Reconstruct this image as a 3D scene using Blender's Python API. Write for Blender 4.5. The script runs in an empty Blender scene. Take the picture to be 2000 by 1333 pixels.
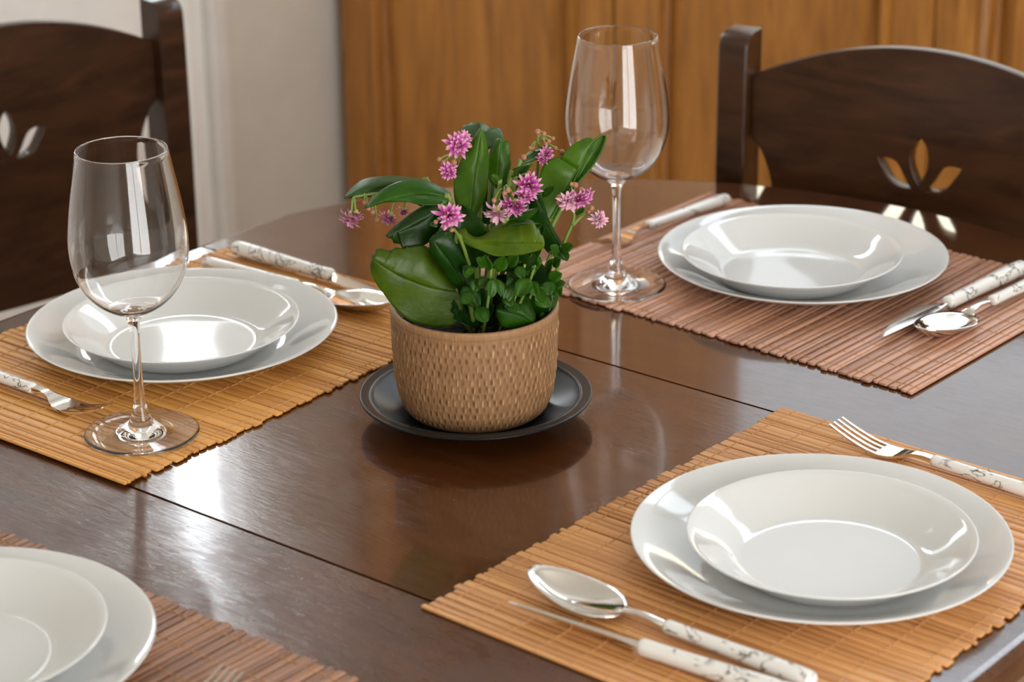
import bpy, bmesh, math, random
from mathutils import Vector, Matrix
random.seed(7)
S = bpy.context.scene
COL = S.collection
TZ = 0.75                      # height of the table top above the floor
PI = math.pi

# ------------------------------------------------------------------ camera
YAW, PITCH, ROLL = 2.2559, 0.3815, -0.0121
FW = Vector((math.cos(YAW)*math.cos(PITCH), math.sin(YAW)*math.cos(PITCH), -math.sin(PITCH)))
RT = Vector((math.sin(YAW), -math.cos(YAW), 0))
UP = RT.cross(FW)
R2 = RT*math.cos(ROLL) + UP*math.sin(ROLL)
U2 = UP*math.cos(ROLL) - RT*math.sin(ROLL)
cd = bpy.data.cameras.new('camera')
cam = bpy.data.objects.new('camera', cd)
COL.objects.link(cam)
M = Matrix((R2, U2, -FW)).transposed().to_4x4()
M.translation = Vector((1.3334, -1.4997, TZ + 0.8103))
cam.matrix_world = M
cd.sensor_width = 36.0
cd.lens = 4759.0/2000.0*36.0
cd.dof.use_dof = True
cd.dof.focus_distance = 1.98
cd.dof.aperture_fstop = 6.5
cd.dof.aperture_blades = 0
cd.clip_start = 0.05
S.camera = cam

# ------------------------------------------------------------------ world, exposure
w = bpy.data.worlds.new('world')
S.world = w
w.use_nodes = True
w.node_tree.nodes['Background'].inputs[0].default_value = (0.75, 0.87, 1.0, 1)
w.node_tree.nodes['Background'].inputs[1].default_value = 1.5
S.view_settings.view_transform = 'Standard'
S.view_settings.look = 'None'
S.view_settings.exposure = 0.0
S.view_settings.gamma = 1.0
S.view_settings.use_curve_mapping = False
S.cycles.use_denoising = True
S.cycles.max_bounces = 14
S.cycles.diffuse_bounces = 5
S.cycles.glossy_bounces = 6
S.cycles.transmission_bounces = 12
S.cycles.transparent_max_bounces = 16
S.cycles.sample_clamp_indirect = 6.0
S.cycles.blur_glossy = 0.3

def area_light(name, loc, direction, sx, sy, radiance, color):
    """daylight coming through a window opening"""
    d = bpy.data.lights.new(name, 'AREA')
    d.shape = 'RECTANGLE'
    d.size, d.size_y = sx, sy
    d.color = color
    d.energy = radiance*PI*sx*sy
    o = bpy.data.objects.new(name, d)
    COL.objects.link(o)
    o.location = loc
    o.rotation_euler = Vector(direction).to_track_quat('-Z', 'Y').to_euler()
    return o
XL, YB, XR, YF, ZC = -1.47, 1.83, 2.9, -3.4, 2.75     # room
area_light('daylight_left', (XL-.09, .78, 1.76), (1, 0, 0), .92, 1.08, 34.0, (.90, .95, 1.0))
area_light('daylight_terrace', (.02, YB+.16, 1.245), (0, -1, 0), 2.14, .20, 4.5, (1.0, .86, .56))
area_light('daylight_facade', (.02, YB+.16, 1.775), (0, -1, 0), 2.14, .85, .55, (1.0, .92, .78))
area_light('daylight_sky', (.02, YB+.16, 2.42), (0, -1, 0), 2.14, .43, 7.5, (.80, .90, 1.0))
area_light('fill_light_right', (XR+.16, -1.3, 1.25), (-1, 0, 0), 2.0, 2.1, 9.0, (1.0, .96, .90))  # added fill light, brightens the room from out of view

# ------------------------------------------------------------------ helpers
def link(name, me, parent=None, loc=None, rot=None):
    o = bpy.data.objects.new(name, me)
    COL.objects.link(o)
    if parent: o.parent = parent
    if loc is not None: o.location = loc
    if rot is not None: o.rotation_euler = rot
    return o
def mesh(name, v, f, mat=None, smooth=True):
    me = bpy.data.meshes.new(name)
    me.from_pydata([tuple(p) for p in v], [], f)
    if mat: me.materials.append(mat)
    if smooth:
        me.polygons.foreach_set('use_smooth', [True]*len(me.polygons))
    me.update()
    return me
def obj(name, vf, mat, parent=None, loc=None, rot=None, smooth=True, sharp=None):
    me = mesh(name, vf[0], vf[1], mat, smooth)
    if sharp is not None: me.set_sharp_from_angle(angle=math.radians(sharp))
    return link(name, me, parent, loc, rot)
def tag(o, label=None, cat=None, group=None, kind=None):
    if label: o['label'] = label
    if cat: o['category'] = cat
    if group: o['group'] = group
    if kind: o['kind'] = kind
    return o
def empty(name, loc, rz=0.0, label=None, cat=None, group=None, rot=None):
    o = bpy.data.objects.new(name, None)
    COL.objects.link(o)
    o.location = loc
    o.rotation_euler = rot if rot else (0, 0, rz)
    o.empty_display_size = .05
    return tag(o, label, cat, group)
def join(*vfs):
    V, F = [], []
    for v, f in vfs:
        n = len(V)
        V += list(v); F += [[i+n for i in q] for q in f]
    return V, F
def box(x0, x1, y0, y1, z0, z1, b=0.0):
    """box, optionally with bevelled edges along every side (chamfer b)"""
    if b <= 0:
        v = [(x, y, z) for z in (z0, z1) for y in (y0, y1) for x in (x0, x1)]
        return v, [[0,2,3,1],[4,5,7,6],[0,1,5,4],[2,6,7,3],[0,4,6,2],[1,3,7,5]]
    bm = bmesh.new()
    r = bmesh.ops.create_cube(bm, size=1)
    for q in bm.verts:
        q.co = Vector((x0+(q.co.x+.5)*(x1-x0), y0+(q.co.y+.5)*(y1-y0), z0+(q.co.z+.5)*(z1-z0)))
    bmesh.ops.bevel(bm, geom=list(bm.edges), offset=b, segments=2, profile=.6, affect='EDGES')
    bm.verts.index_update()
    v = [tuple(q.co) for q in bm.verts]; f = [[q.index for q in p.verts] for p in bm.faces]
    bm.free()
    return v, f
def lathe(prof, n=96, close=False, rfun=None):
    """profile of (r, z), spun about z.  r = 0 points become poles"""
    V, F, rings = [], [], []
    for (r, z) in prof:
        if r < 1e-6:
            rings.append([len(V)]); V.append((0, 0, z))
        else:
            rings.append(list(range(len(V), len(V)+n)))
            V += [(r*math.cos(2*PI*k/n), r*math.sin(2*PI*k/n), z) for k in range(n)]
    pr = list(zip(rings[:-1], rings[1:]))
    if close: pr.append((rings[-1], rings[0]))
    for a, b in pr:
        if len(a) == 1 and len(b) == 1: continue
        for k in range(n):
            k2 = (k+1) % n
            if len(a) == 1: F.append([a[0], b[k2], b[k]])
            elif len(b) == 1: F.append([a[k], a[k2], b[0]])
            else: F.append([a[k], a[k2], b[k2], b[k]])
    return V, F
def smooth_prof(pts, sub=4):
    """Catmull-Rom through a list of 2-D or 3-D points"""
    out = []
    P = [pts[0]] + list(pts) + [pts[-1]]
    for i in range(1, len(P)-2):
        for s in range(sub):
            t = s/sub
            q = []
            for c in range(len(pts[0])):
                p0, p1, p2, p3 = P[i-1][c], P[i][c], P[i+1][c], P[i+2][c]
                q.append(.5*(2*p1 + (p2-p0)*t + (2*p0-5*p1+4*p2-p3)*t*t + (3*p1-p0-3*p2+p3)*t**3))
            out.append(tuple(q))
    out.append(tuple(pts[-1]))
    return out
def loft(rings, caps=True):
    n = len(rings[0]); V = [p for r in rings for p in r]; F = []
    for i in range(len(rings)-1):
        for k in range(n):
            a, b = i*n+k, i*n+(k+1) % n
            F.append([a, b, b+n, a+n])
    if caps:
        F.append(list(range(n))[::-1]); F.append(list(range(len(V)-n, len(V))))
    return V, F
def ellring(x, ry, rz, zc, n=14, yc=0.0, p=2.0):
    out = []
    for k in range(n):
        a = 2*PI*k/n
        c, s = math.cos(a), math.sin(a)
        out.append((x, yc+ry*math.copysign(abs(c)**(2/p), c), zc+rz*math.copysign(abs(s)**(2/p), s)))
    return out
def tube(path, rad, n=8, caps=True):
    """round tube along a 3-D path, rad a number or one per point"""
    P = [Vector(p) for p in path]
    rings = []; ref = None
    for i, p in enumerate(P):
        t = (P[min(i+1, len(P)-1)] - P[max(i-1, 0)]).normalized()
        if ref is None:
            ref = t.orthogonal().normalized()
        ref = (ref - t*ref.dot(t)).normalized()
        b = t.cross(ref)
        r = rad[i] if isinstance(rad, (list, tuple)) else rad
        rings.append([tuple(p + ref*r*math.cos(2*PI*k/n) + b*r*math.sin(2*PI*k/n)) for k in range(n)])
    return loft(rings, caps)

# ------------------------------------------------------------------ materials
def M_(name):
    m = bpy.data.materials.new(name); m.use_nodes = True
    nt = m.node_tree
    return m, nt, nt.nodes['Principled BSDF']
def N(nt, t, **kw):
    n = nt.nodes.new(t)
    for k, v in kw.items():
        if k.startswith('i_'):
            key = k[2:]
            n.inputs[int(key) if key.isdigit() else key].default_value = v
        else: setattr(n, k, v)
    return n
def ramp(nt, fac, stops, interp='LINEAR'):
    r = nt.nodes.new('ShaderNodeValToRGB')
    e = r.color_ramp.elements
    r.color_ramp.interpolation = interp
    while len(e) < len(stops): e.new(.5)
    for k, (p, c) in enumerate(stops):
        e[k].position = p; e[k].color = (*c, 1) if len(c) == 3 else c
    nt.links.new(fac, r.inputs[0])
    return r
def noise(nt, scale, detail=4, rough=.55, dist=0, stretch=(1, 1, 1), coord='Object', rot=(0, 0, 0)):
    tc = nt.nodes.new('ShaderNodeTexCoord'); mp = nt.nodes.new('ShaderNodeMapping')
    mp.inputs['Scale'].default_value = stretch
    mp.inputs['Rotation'].default_value = rot
    nt.links.new(tc.outputs[coord], mp.inputs[0])
    n = nt.nodes.new('ShaderNodeTexNoise')
    n.inputs['Scale'].default_value = scale; n.inputs['Detail'].default_value = detail
    n.inputs['Roughness'].default_value = rough; n.inputs['Distortion'].default_value = dist
    nt.links.new(mp.outputs[0], n.inputs['Vector'])
    return n, mp
def bump(nt, bs, h, strength, distance):
    b = nt.nodes.new('ShaderNodeBump')
    b.inputs['Strength'].default_value = strength; b.inputs['Distance'].default_value = distance
    nt.links.new(h, b.inputs['Height'])
    nt.links.new(b.outputs[0], bs.inputs['Normal'])
    return b
def plain(name, col, rough=.5, metal=0.0, spec=.5, bumps=None):
    m, nt, b = M_(name)
    n, _ = noise(nt, 18, 3)
    r = ramp(nt, n.outputs[0], [(.3, tuple(c*.94 for c in col)), (.7, col)])
    nt.links.new(r.outputs[0], b.inputs['Base Color'])
    b.inputs['Roughness'].default_value = rough
    b.inputs['Metallic'].default_value = metal
    b.inputs['Specular IOR Level'].default_value = spec
    if bumps:
        n2, _ = noise(nt, bumps[0], 3)
        bump(nt, b, n2.outputs[0], bumps[1], bumps[2])
    return m
def wood(name, dark, light, scale, stretch, rough, rbump=.0, coat=0.0, spec=.5, dist=1.2):
    m, nt, b = M_(name)
    n, _ = noise(nt, scale, 6, .6, dist, stretch)
    n2, _ = noise(nt, scale*5, 3, .6, .3, stretch)
    mx = N(nt, 'ShaderNodeMath', operation='MULTIPLY_ADD'); mx.inputs[1].default_value = .3
    nt.links.new(n2.outputs[0], mx.inputs[0]); nt.links.new(n.outputs[0], mx.inputs[2])
    r = ramp(nt, mx.outputs[0], [(.42, dark), (.62, tuple((a+c)/2 for a, c in zip(dark, light))), (.85, light)])
    nt.links.new(r.outputs[0], b.inputs['Base Color'])
    b.inputs['Roughness'].default_value = rough
    b.inputs['Specular IOR Level'].default_value = spec
    b.inputs['Coat Weight'].default_value = coat; b.inputs['Coat Roughness'].default_value = .12
    if rbump: bump(nt, b, mx.outputs[0], rbump, .001)
    return m

def table_wood(name, worn):
    m, nt, b = M_(name)
    n, _ = noise(nt, 6, 6, .6, .8, (2.2, 9, 9))
    r = ramp(nt, n.outputs[0], [(.3, (.050, .0155, .0038)), (.55, (.074, .0235, .0062)), (.8, (.098, .033, .0095))])
    nt.links.new(r.outputs[0], b.inputs['Base Color'])
    # wear: patches of fine scratches that soften the varnish, with a few deeper scratches and specks
    n1, _ = noise(nt, 9, 5, .65, .4)
    n2, _ = noise(nt, 210, 4, .75, .8, (.20, 1, 1), rot=(0, 0, .55))
    n3, _ = noise(nt, 420, 2, .6, 0, (.12, 1, 1), rot=(0, 0, 1.1))
    a = N(nt, 'ShaderNodeMath', operation='MULTIPLY'); nt.links.new(n1.outputs[0], a.inputs[0]); nt.links.new(n2.outputs[0], a.inputs[1])
    # scuffed varnish: a hazy lower layer with the clear coat worn off in patches
    rr = ramp(nt, a.outputs[0], [(.16, (.10+.12*worn,)*3), (.30, (.14+.20*worn,)*3), (.42, (.18+.30*worn,)*3)])
    nt.links.new(rr.outputs[0], b.inputs['Roughness'])
    cw = ramp(nt, a.outputs[0], [(.16, (.9-.45*worn,)*3), (.40, (.75-.7*worn,)*3)])
    nt.links.new(cw.outputs[0], b.inputs['Coat Weight'])
    b.inputs['Coat Roughness'].default_value = .035+.09*worn
    hh = N(nt, 'ShaderNodeMath', operation='ADD'); nt.links.new(n2.outputs[0], hh.inputs[0]); nt.links.new(n3.outputs[0], hh.inputs[1])
    bump(nt, b, hh.outputs[0], .015+.42*worn**1.5, .0008)
    b.inputs['Specular IOR Level'].default_value = .36
    return m
mat_table = table_wood('table varnish', .12)
mat_table_leaf = table_wood('lightly worn table varnish', .42)
mat_table_worn = table_wood('worn table varnish', 1.0)
mat_chair = wood('dark stained pine', (.014, .0055, .0022), (.060, .023, .009), 5, (1.2, 9, 6), .30, .06, spec=.38)
mat_cab = wood('honey pine', (.22, .080, .010), (.46, .195, .034), 4, (9, 9, .9), .38, .05)
mat_wall = plain('white plaster', (.75, .73, .68), .7, bumps=(160, .06, .001))
mat_door = plain('white door paint', (.95, .96, .95), .35)
mat_ceil = plain('ceiling paint', (.70, .69, .66), .8)
mat_floor = wood('terracotta floor', (.30, .20, .13), (.42, .30, .20), 3, (1, 1, 1), .35)
mat_white = plain('white window paint', (.82, .82, .8), .35)

def bamboo(name, dark, light):
    m, nt, b = M_(name)
    n, mp = noise(nt, 6, 5, .65, .5, (3.0, 60, 60))
    oi = nt.nodes.new('ShaderNodeObjectInfo')
    ad = N(nt, 'ShaderNodeMath', operation='MULTIPLY_ADD'); ad.inputs[1].default_value = .55
    nt.links.new(oi.outputs['Random'], ad.inputs[0]); nt.links.new(n.outputs[0], ad.inputs[2])
    mid = tuple((a+c)/2 for a, c in zip(dark, light))
    r = ramp(nt, ad.outputs[0], [(.30, dark), (.70, mid), (1.0, light)])
    nt.links.new(r.outputs[0], b.inputs['Base Color'])
    # every slat samples the noise elsewhere
    cx = N(nt, 'ShaderNodeCombineXYZ'); sc = N(nt, 'ShaderNodeMath', operation='MULTIPLY'); sc.inputs[1].default_value = 37.0
    nt.links.new(oi.outputs['Random'], sc.inputs[0]); nt.links.new(sc.outputs[0], cx.inputs[0])
    nt.links.new(cx.outputs[0], mp.inputs['Location'])
    b.inputs['Roughness'].default_value = .42
    bump(nt, b, n.outputs[0], .15, .0005)
    return m
mat_orange = bamboo('golden bamboo', (.42, .172, .050), (.66, .33, .120))
mat_amber = bamboo('amber bamboo', (.42, .165, .030), (.66, .32, .075))
mat_rose = bamboo('rosy brown bamboo', (.26, .118, .070), (.58, .31, .205))
mat_brown = bamboo('brown bamboo', (.17, .068, .030), (.34, .160, .078))
mat_thread = plain('tan thread', (.52, .27, .11), .7)
mat_thread_o = plain('orange thread', (.58, .30, .12), .7)

def porcelain():
    m, nt, b = M_('white porcelain')
    n, _ = noise(nt, 5, 2)
    r = ramp(nt, n.outputs[0], [(.3, (.655, .665, .66)), (.7, (.68, .69, .685))])
    nt.links.new(r.outputs[0], b.inputs['Base Color'])
    b.inputs['Roughness'].default_value = .06
    b.inputs['Specular IOR Level'].default_value = .42
    return m
mat_plate = porcelain()
def steel():
    m, nt, b = M_('polished steel')
    n, _ = noise(nt, 60, 3, .6, 0, (1, 6, 1))
    r = ramp(nt, n.outputs[0], [(.3, (.05,)*3), (.8, (.14,)*3)])
    nt.links.new(r.outputs[0], b.inputs['Roughness'])
    b.inputs['Base Color'].default_value = (.78, .76, .72, 1)
    b.inputs['Metallic'].default_value = 1.0
    return m
mat_steel = steel()
def marble():
    m, nt, b = M_('white marbled resin')
    n, mp = noise(nt, 32, 5, .55, 1.8, (.7, 1, 1))
    oi = nt.nodes.new('ShaderNodeObjectInfo')
    cx = N(nt, 'ShaderNodeCombineXYZ'); sc = N(nt, 'ShaderNodeMath', operation='MULTIPLY'); sc.inputs[1].default_value = 53.0
    nt.links.new(oi.outputs['Random'], sc.inputs[0]); nt.links.new(sc.outputs[0], cx.inputs[0]); nt.links.new(cx.outputs[0], mp.inputs['Location'])
    r = ramp(nt, n.outputs[0], [(.40, (.77, .765, .74)), (.412, (.30, .28, .25)), (.42, (.05, .05, .045)), (.428, (.32, .30, .27)), (.445, (.77, .765, .74)),
                                (.64, (.77, .765, .74)), (.69, (.22, .21, .19))])
    nt.links.new(r.outputs[0], b.inputs['Base Color'])
    b.inputs['Roughness'].default_value = .14
    return m
mat_marble = marble()
def glass():
    m, nt, b = M_('clear glass')
    b.inputs['Base Color'].default_value = (1, 1, 1, 1)
    b.inputs['Roughness'].default_value = 0.0
    b.inputs['IOR'].default_value = 1.5
    b.inputs['Transmission Weight'].default_value = 1.0
    return m
mat_glass = glass()
def pane():
    m, nt, b = M_('window glass')
    nt.nodes.remove(b)
    t = nt.nodes.new('ShaderNodeBsdfTransparent'); g = nt.nodes.new('ShaderNodeBsdfGlossy'); g.inputs['Roughness'].default_value = .01
    mx = nt.nodes.new('ShaderNodeMixShader'); mx.inputs[0].default_value = .05
    nt.links.new(t.outputs[0], mx.inputs[1]); nt.links.new(g.outputs[0], mx.inputs[2])
    nt.links.new(mx.outputs[0], nt.nodes['Material Output'].inputs[0])
    return m
mat_pane = pane()
def curtain():
    m, nt, b = M_('sheer curtain')
    nt.nodes.remove(b)
    d = nt.nodes.new('ShaderNodeBsdfDiffuse'); d.inputs[0].default_value = (.8, .79, .74, 1)
    t = nt.nodes.new('ShaderNodeBsdfTranslucent'); t.inputs[0].default_value = (.20, .19, .17, 1)
    mx = nt.nodes.new('ShaderNodeMixShader'); mx.inputs[0].default_value = .15
    nt.links.new(d.outputs[0], mx.inputs[1]); nt.links.new(t.outputs[0], mx.inputs[2])
    nt.links.new(mx.outputs[0], nt.nodes['Material Output'].inputs[0])
    return m
mat_curtain = curtain()
def leafmat():
    m, nt, b = M_('kalanchoe leaf')
    oi = nt.nodes.new('ShaderNodeObjectInfo')
    n, _ = noise(nt, 45, 4, .6, .5)
    r = ramp(nt, n.outputs[0], [(.3, (.022, .066, .005)), (.7, (.052, .118, .011))])
    mx = N(nt, 'ShaderNodeMix', data_type='RGBA', blend_type='MULTIPLY'); mx.inputs[0].default_value = 1.0
    nt.links.new(r.outputs[0], mx.inputs[6]); nt.links.new(oi.outputs['Color'], mx.inputs[7])
    nt.links.new(mx.outputs[2], b.inputs['Base Color'])
    b.inputs['Roughness'].default_value = .36
    b.inputs['Specular IOR Level'].default_value = .28
    n2, _ = noise(nt, 160, 3)
    bp = bump(nt, b, n2.outputs[0], .22, .0015)
    t = nt.nodes.new('ShaderNodeBsdfTranslucent')
    hs = N(nt, 'ShaderNodeMix', data_type='RGBA', blend_type='MULTIPLY'); hs.inputs[0].default_value = 1.0
    hs.inputs[7].default_value = (1.7, 2.0, .6, 1)
    nt.links.new(mx.outputs[2], hs.inputs[6]); nt.links.new(hs.outputs[2], t.inputs[0])
    ms = nt.nodes.new('ShaderNodeMixShader'); ms.inputs[0].default_value = .22
    nt.links.new(b.outputs[0], ms.inputs[1]); nt.links.new(t.outputs[0], ms.inputs[2])
    nt.links.new(ms.outputs[0], nt.nodes['Material Output'].inputs[0])
    return m
mat_leaf = leafmat()
def petalmat():
    m, nt, b = M_('pink petals')
    at = nt.nodes.new('ShaderNodeAttribute'); at.attribute_name = 'along'
    n, _ = noise(nt, 120, 2)
    ad = N(nt, 'ShaderNodeMath', operation='MULTIPLY_ADD'); ad.inputs[1].default_value = .35
    nt.links.new(n.outputs[0], ad.inputs[0]); nt.links.new(at.outputs['Fac'], ad.inputs[2])
    r = ramp(nt, ad.outputs[0], [(.15, (.50, .16, .26)), (.5, (.42, .045, .24)), (.85, (.55, .10, .38)), (1.0, (.78, .38, .58))])
    oi = nt.nodes.new('ShaderNodeObjectInfo')
    pm = N(nt, 'ShaderNodeMix', data_type='RGBA'); pm.inputs[7].default_value = (.80, .56, .60, 1)
    nt.links.new(oi.outputs['Color'], pm.inputs[0]); nt.links.new(r.outputs[0], pm.inputs[6])
    nt.links.new(pm.outputs[2], b.inputs['Base Color'])
    b.inputs['Roughness'].default_value = .5
    t = nt.nodes.new('ShaderNodeBsdfTranslucent'); nt.links.new(pm.outputs[2], t.inputs[0])
    ms = nt.nodes.new('ShaderNodeMixShader'); ms.inputs[0].default_value = .3
    nt.links.new(b.outputs[0], ms.inputs[1]); nt.links.new(t.outputs[0], ms.inputs[2])
    nt.links.new(ms.outputs[0], nt.nodes['Material Output'].inputs[0])
    return m
mat_petal = petalmat()
mat_stem = plain('green stem', (.16, .24, .04), .45)
mat_bud = plain('pinkish brown bud', (.36, .16, .09), .5)
mat_calyx = plain('yellow green bud', (.36, .42, .06), .45)
mat_soil = plain('dark potting soil', (.006, .004, .003), 1.0, bumps=(220, 1.0, .004))
def potmat():
    m, nt, b = M_('tan woven ceramic')
    at = nt.nodes.new('ShaderNodeAttribute'); at.attribute_name = 'glaze'
    n, _ = noise(nt, 260, 5, .7, .4, (1, 1, .22))
    ad = N(nt, 'ShaderNodeMath', operation='MULTIPLY_ADD'); ad.inputs[1].default_value = .5
    nt.links.new(n.outputs[0], ad.inputs[0]); nt.links.new(at.outputs['Fac'], ad.inputs[2])
    r = ramp(nt, ad.outputs[0], [(.0, (.05, .019, .005)), (.36, (.165, .080, .030)), (.70, (.30, .160, .072)), (1.0, (.60, .40, .21))])
    nt.links.new(r.outputs[0], b.inputs['Base Color'])
    b.inputs['Roughness'].default_value = .6
    n2, _ = noise(nt, 520, 3, .65, 0, (1, 1, .22))
    bump(nt, b, n2.outputs[0], .6, .001)
    return m
mat_pot = potmat()
mat_dish = plain('black satin glaze', (.010, .010, .010), .30, spec=.16)

# ================================================================== SETTING
def struct(name, vf, mat, parent=None, smooth=False, **k):
    o = obj(name, vf, mat, parent, smooth=smooth, **k)
    if parent is None: o['kind'] = 'structure'
    return o
T = .18
struct('floor', box(XL-T, XR+T, YF-T, YB+T, -.10, 0), mat_floor)
struct('ceiling', box(XL-T, XR+T, YF-T, YB+T, ZC, ZC+.1), mat_ceil)
def wall_with_opening(name, axis, p0, p1, a0, a1, o):
    """box wall with one rectangular opening (oa0, oa1, oz0, oz1)"""
    oa0, oa1, oz0, oz1 = o
    parts = [(a0, oa0, 0, ZC), (oa1, a1, 0, ZC), (oa0, oa1, 0, oz0), (oa0, oa1, oz1, ZC)]
    vf = []
    for (b0, b1, z0, z1) in parts:
        if b1-b0 < 1e-4 or z1-z0 < 1e-4: continue
        vf.append(box(p0, p1, b0, b1, z0, z1) if axis == 'x' else box(b0, b1, p0, p1, z0, z1))
    return struct(name, join(*vf), mat_wall)
wall_with_opening('wall_left', 'x', XL-.07, XL, YF-T, YB+T, (.33, 1.16, 0, 2.34))
wall_with_opening('wall_back', 'y', YB, YB+T, XL, XR, (-1.02, 1.07, 1.13, 2.62))
wall_with_opening('wall_right', 'x', XR, XR+T, YF-T, YB+T, (-2.31, -.29, .19, 2.31))
struct('wall_front', box(XL, XR, YF-T, YF, 0, ZC), mat_wall)
def window(name, axis, at, a0, a1, z0, z1, mull=1, trans=None):
    """frame, mullions and panes set into an opening"""
    d0, d1 = at-.03, at+.03
    def bx(b0, b1, c0, c1, e=0):
        return box(d0+e, d1-e, b0, b1, c0, c1) if axis == 'x' else box(b0, b1, d0+e, d1-e, c0, c1)
    fw = .045
    fr = struct(name, join(bx(a0, a1, z0, z0+fw), bx(a0, a1, z1-fw, z1), bx(a0, a0+fw, z0+fw, z1-fw), bx(a1-fw, a1, z0+fw, z1-fw)), mat_white)
    for k in range(mull):
        m = a0+(a1-a0)*(k+1)/(mull+1)
        obj('mullion', bx(m-.02, m+.02, z0+fw, z1-fw), mat_white, fr, smooth=False)
    ed = [a0+fw] + [a0+(a1-a0)*(k+1)/(mull+1) for k in range(mull)] + [a1-fw]
    for k in range(mull+1):
        l = ed[k]+(.02 if k else 0); r = ed[k+1]-(.02 if k < mull else 0)
        obj('pane', bx(l, r, z0+fw, z1-fw, .028), mat_pane, fr, smooth=False)
    return fr
window('window_1', 'y', YB+.10, -1.02, 1.07, 1.13, 2.62, 1)
window('fill_window', 'x', XR+.10, -2.31, -.29, .19, 2.31, 1)  # unseen window, added as the opening for the fill light
# glazed white door in the left wall: solid lower panel, glass above
dr = struct('door_1', join(box(XL-.050, XL-.004, .335, .395, .01, 2.335), box(XL-.050, XL-.004, 1.128, 1.158, .01, 2.335),
                           box(XL-.050, XL-.004, .395, 1.128, .01, .14), box(XL-.050, XL-.004, .395, 1.128, 1.15, 1.225),
                           box(XL-.050, XL-.004, .395, 1.128, 2.28, 2.335)), mat_door)
obj('panel', box(XL-.040, XL-.014, .395, 1.128, .14, 1.15), mat_door, dr, smooth=False)
obj('pane', box(XL-.032, XL-.027, .395, 1.128, 1.225, 2.28), mat_pane, dr, smooth=False)
h = obj('door_handle', tube([(XL-.004, .37, 1.05), (XL+.03, .37, 1.05), (XL+.03, .48, 1.05)], .009, 10), mat_steel, dr)
struct('trim_1', box(XL, XL+.014, 1.165, 1.195, 0, 2.42, .003), mat_white)
struct('trim_2', box(XL, XL+.014, .295, .325, 0, 2.42, .003), mat_white)
struct('trim_3', box(XL, XL+.014, .295, 1.195, 2.421, 2.47, .003), mat_white)
struct('baseboard_left', box(XL, XL+.012, YF, .294, 0, .08, .002), mat_white)
# sheer curtain drawn over most of the glazed door
nw, V, F = 180, [], []
for i in range(nw+1):
    y = .40+.615*i/nw
    for z in (1.20, 1.60, 2.0, 2.40):
        V.append((XL+.034+.011*math.sin(i*.55)+.004*math.sin(i*1.7+z), y, z))
for i in range(nw):
    for k in range(3): F.append([i*4+k, i*4+k+1, i*4+k+5, i*4+k+4])
cu = obj('sheer_curtain', (V, F), mat_curtain)
md = cu.modifiers.new('thickness', 'SOLIDIFY'); md.thickness = .0012
tag(cu, 'sheer off white curtain drawn over the glass of the white door', 'curtain')
rod = obj('curtain_rod', tube([(XL+.034, .26, 2.415), (XL+.034, 1.22, 2.405)], .009, 10), mat_steel, cu)

# ------------------------------------------------------------------ honey pine cabinets along the back wall
def cabinet_door(parent, x0, x1, z0, z1, yf):
    """frame and raised panel door, front face towards -y"""
    sw, rw = .066, .075
    dr = obj('door', join(box(x0, x0+sw, yf, yf+.024, z0, z1, .0025), box(x1-sw, x1, yf, yf+.024, z0, z1, .0025),
                          box(x0+sw, x1-sw, yf, yf+.024, z0, z0+rw, .0025), box(x0+sw, x1-sw, yf, yf+.024, z1-rw, z1, .0025)), mat_cab, parent, smooth=False)
    a0, a1, b0, b1 = x0+sw, x1-sw, z0+rw, z1-rw
    # moulding: a stepped frame between the stiles and the panel
    prof = [(0, .006), (.003, -.005), (.011, -.009), (.018, -.003), (.021, .010), (.026, .016)]
    rings = []
    for (d, y) in prof:
        rings.append([(a0+d, yf+y, b0+d), (a1-d, yf+y, b0+d), (a1-d, yf+y, b1-d), (a0+d, yf+y, b1-d)])
    obj('moulding', loft(rings, False), mat_cab, dr, smooth=False)
    d = .026
    rings = [[(a0+d, yf+.016, b0+d), (a1-d, yf+.016, b0+d), (a1-d, yf+.016, b1-d), (a0+d, yf+.016, b1-d)]]
    d2 = d+.030
    rings.append([(a0+d2, yf+.003, b0+d2), (a1-d2, yf+.003, b0+d2), (a1-d2, yf+.003, b1-d2), (a0+d2, yf+.003, b1-d2)])
    v, f = loft(rings, False); f.append([4, 5, 6, 7])
    obj('panel', (v, f), mat_cab, dr, smooth=False)
    hx = x1-.03 if (round(x0*100) % 2) else x0+.03
    obj('knob', [lathe(smooth_prof([(.006, 0), (.005, .010), (.012, .016), (.013, .022), (.0, .026)], 3), 20)][0], mat_chair, dr,
        loc=(hx, yf, min(z1-.12, 1.0)), rot=(PI/2, 0, 0))
    return dr
YC = 1.45
def cabinet(name, x0, x1, ztop, edges, label):
    r = empty(name, ((x0+x1)/2, YC+.19, 0), 0, label, 'cabinet')
    ox, oy = -(x0+x1)/2, -(YC+.19)
    def sh(o): o.location = (o.location[0]+ox, o.location[1]+oy, o.location[2]); return o
    sh(obj('carcass', join(box(x0, x1, YC+.026, YB-.004, .07, ztop-.03), box(x0+.02, x1-.02, YC+.05, YB-.004, 0, .07)), mat_cab, r, smooth=False))
    sh(obj('top', box(x0, x1+(.01 if ztop < 1.5 else 0), YC-.012, YB-.004, ztop-.03, ztop, .003), mat_cab, r, smooth=False))
    for a, b in zip(edges[:-1], edges[1:]):
        if ztop > 1.5:
            sh(cabinet_door(r, a+.002, b-.002, .08, 1.06, YC)); sh(cabinet_door(r, a+.002, b-.002, 1.065, ztop-.035, YC))
        else:
            sh(cabinet_door(r, a+.002, b-.002, .08, ztop-.035, YC))
    return r
cabinet('wooden_cupboard', -1.445, -.868, 2.30, [-1.445, -.868], 'tall honey pine cupboard with panelled doors beside the white wall')
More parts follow.
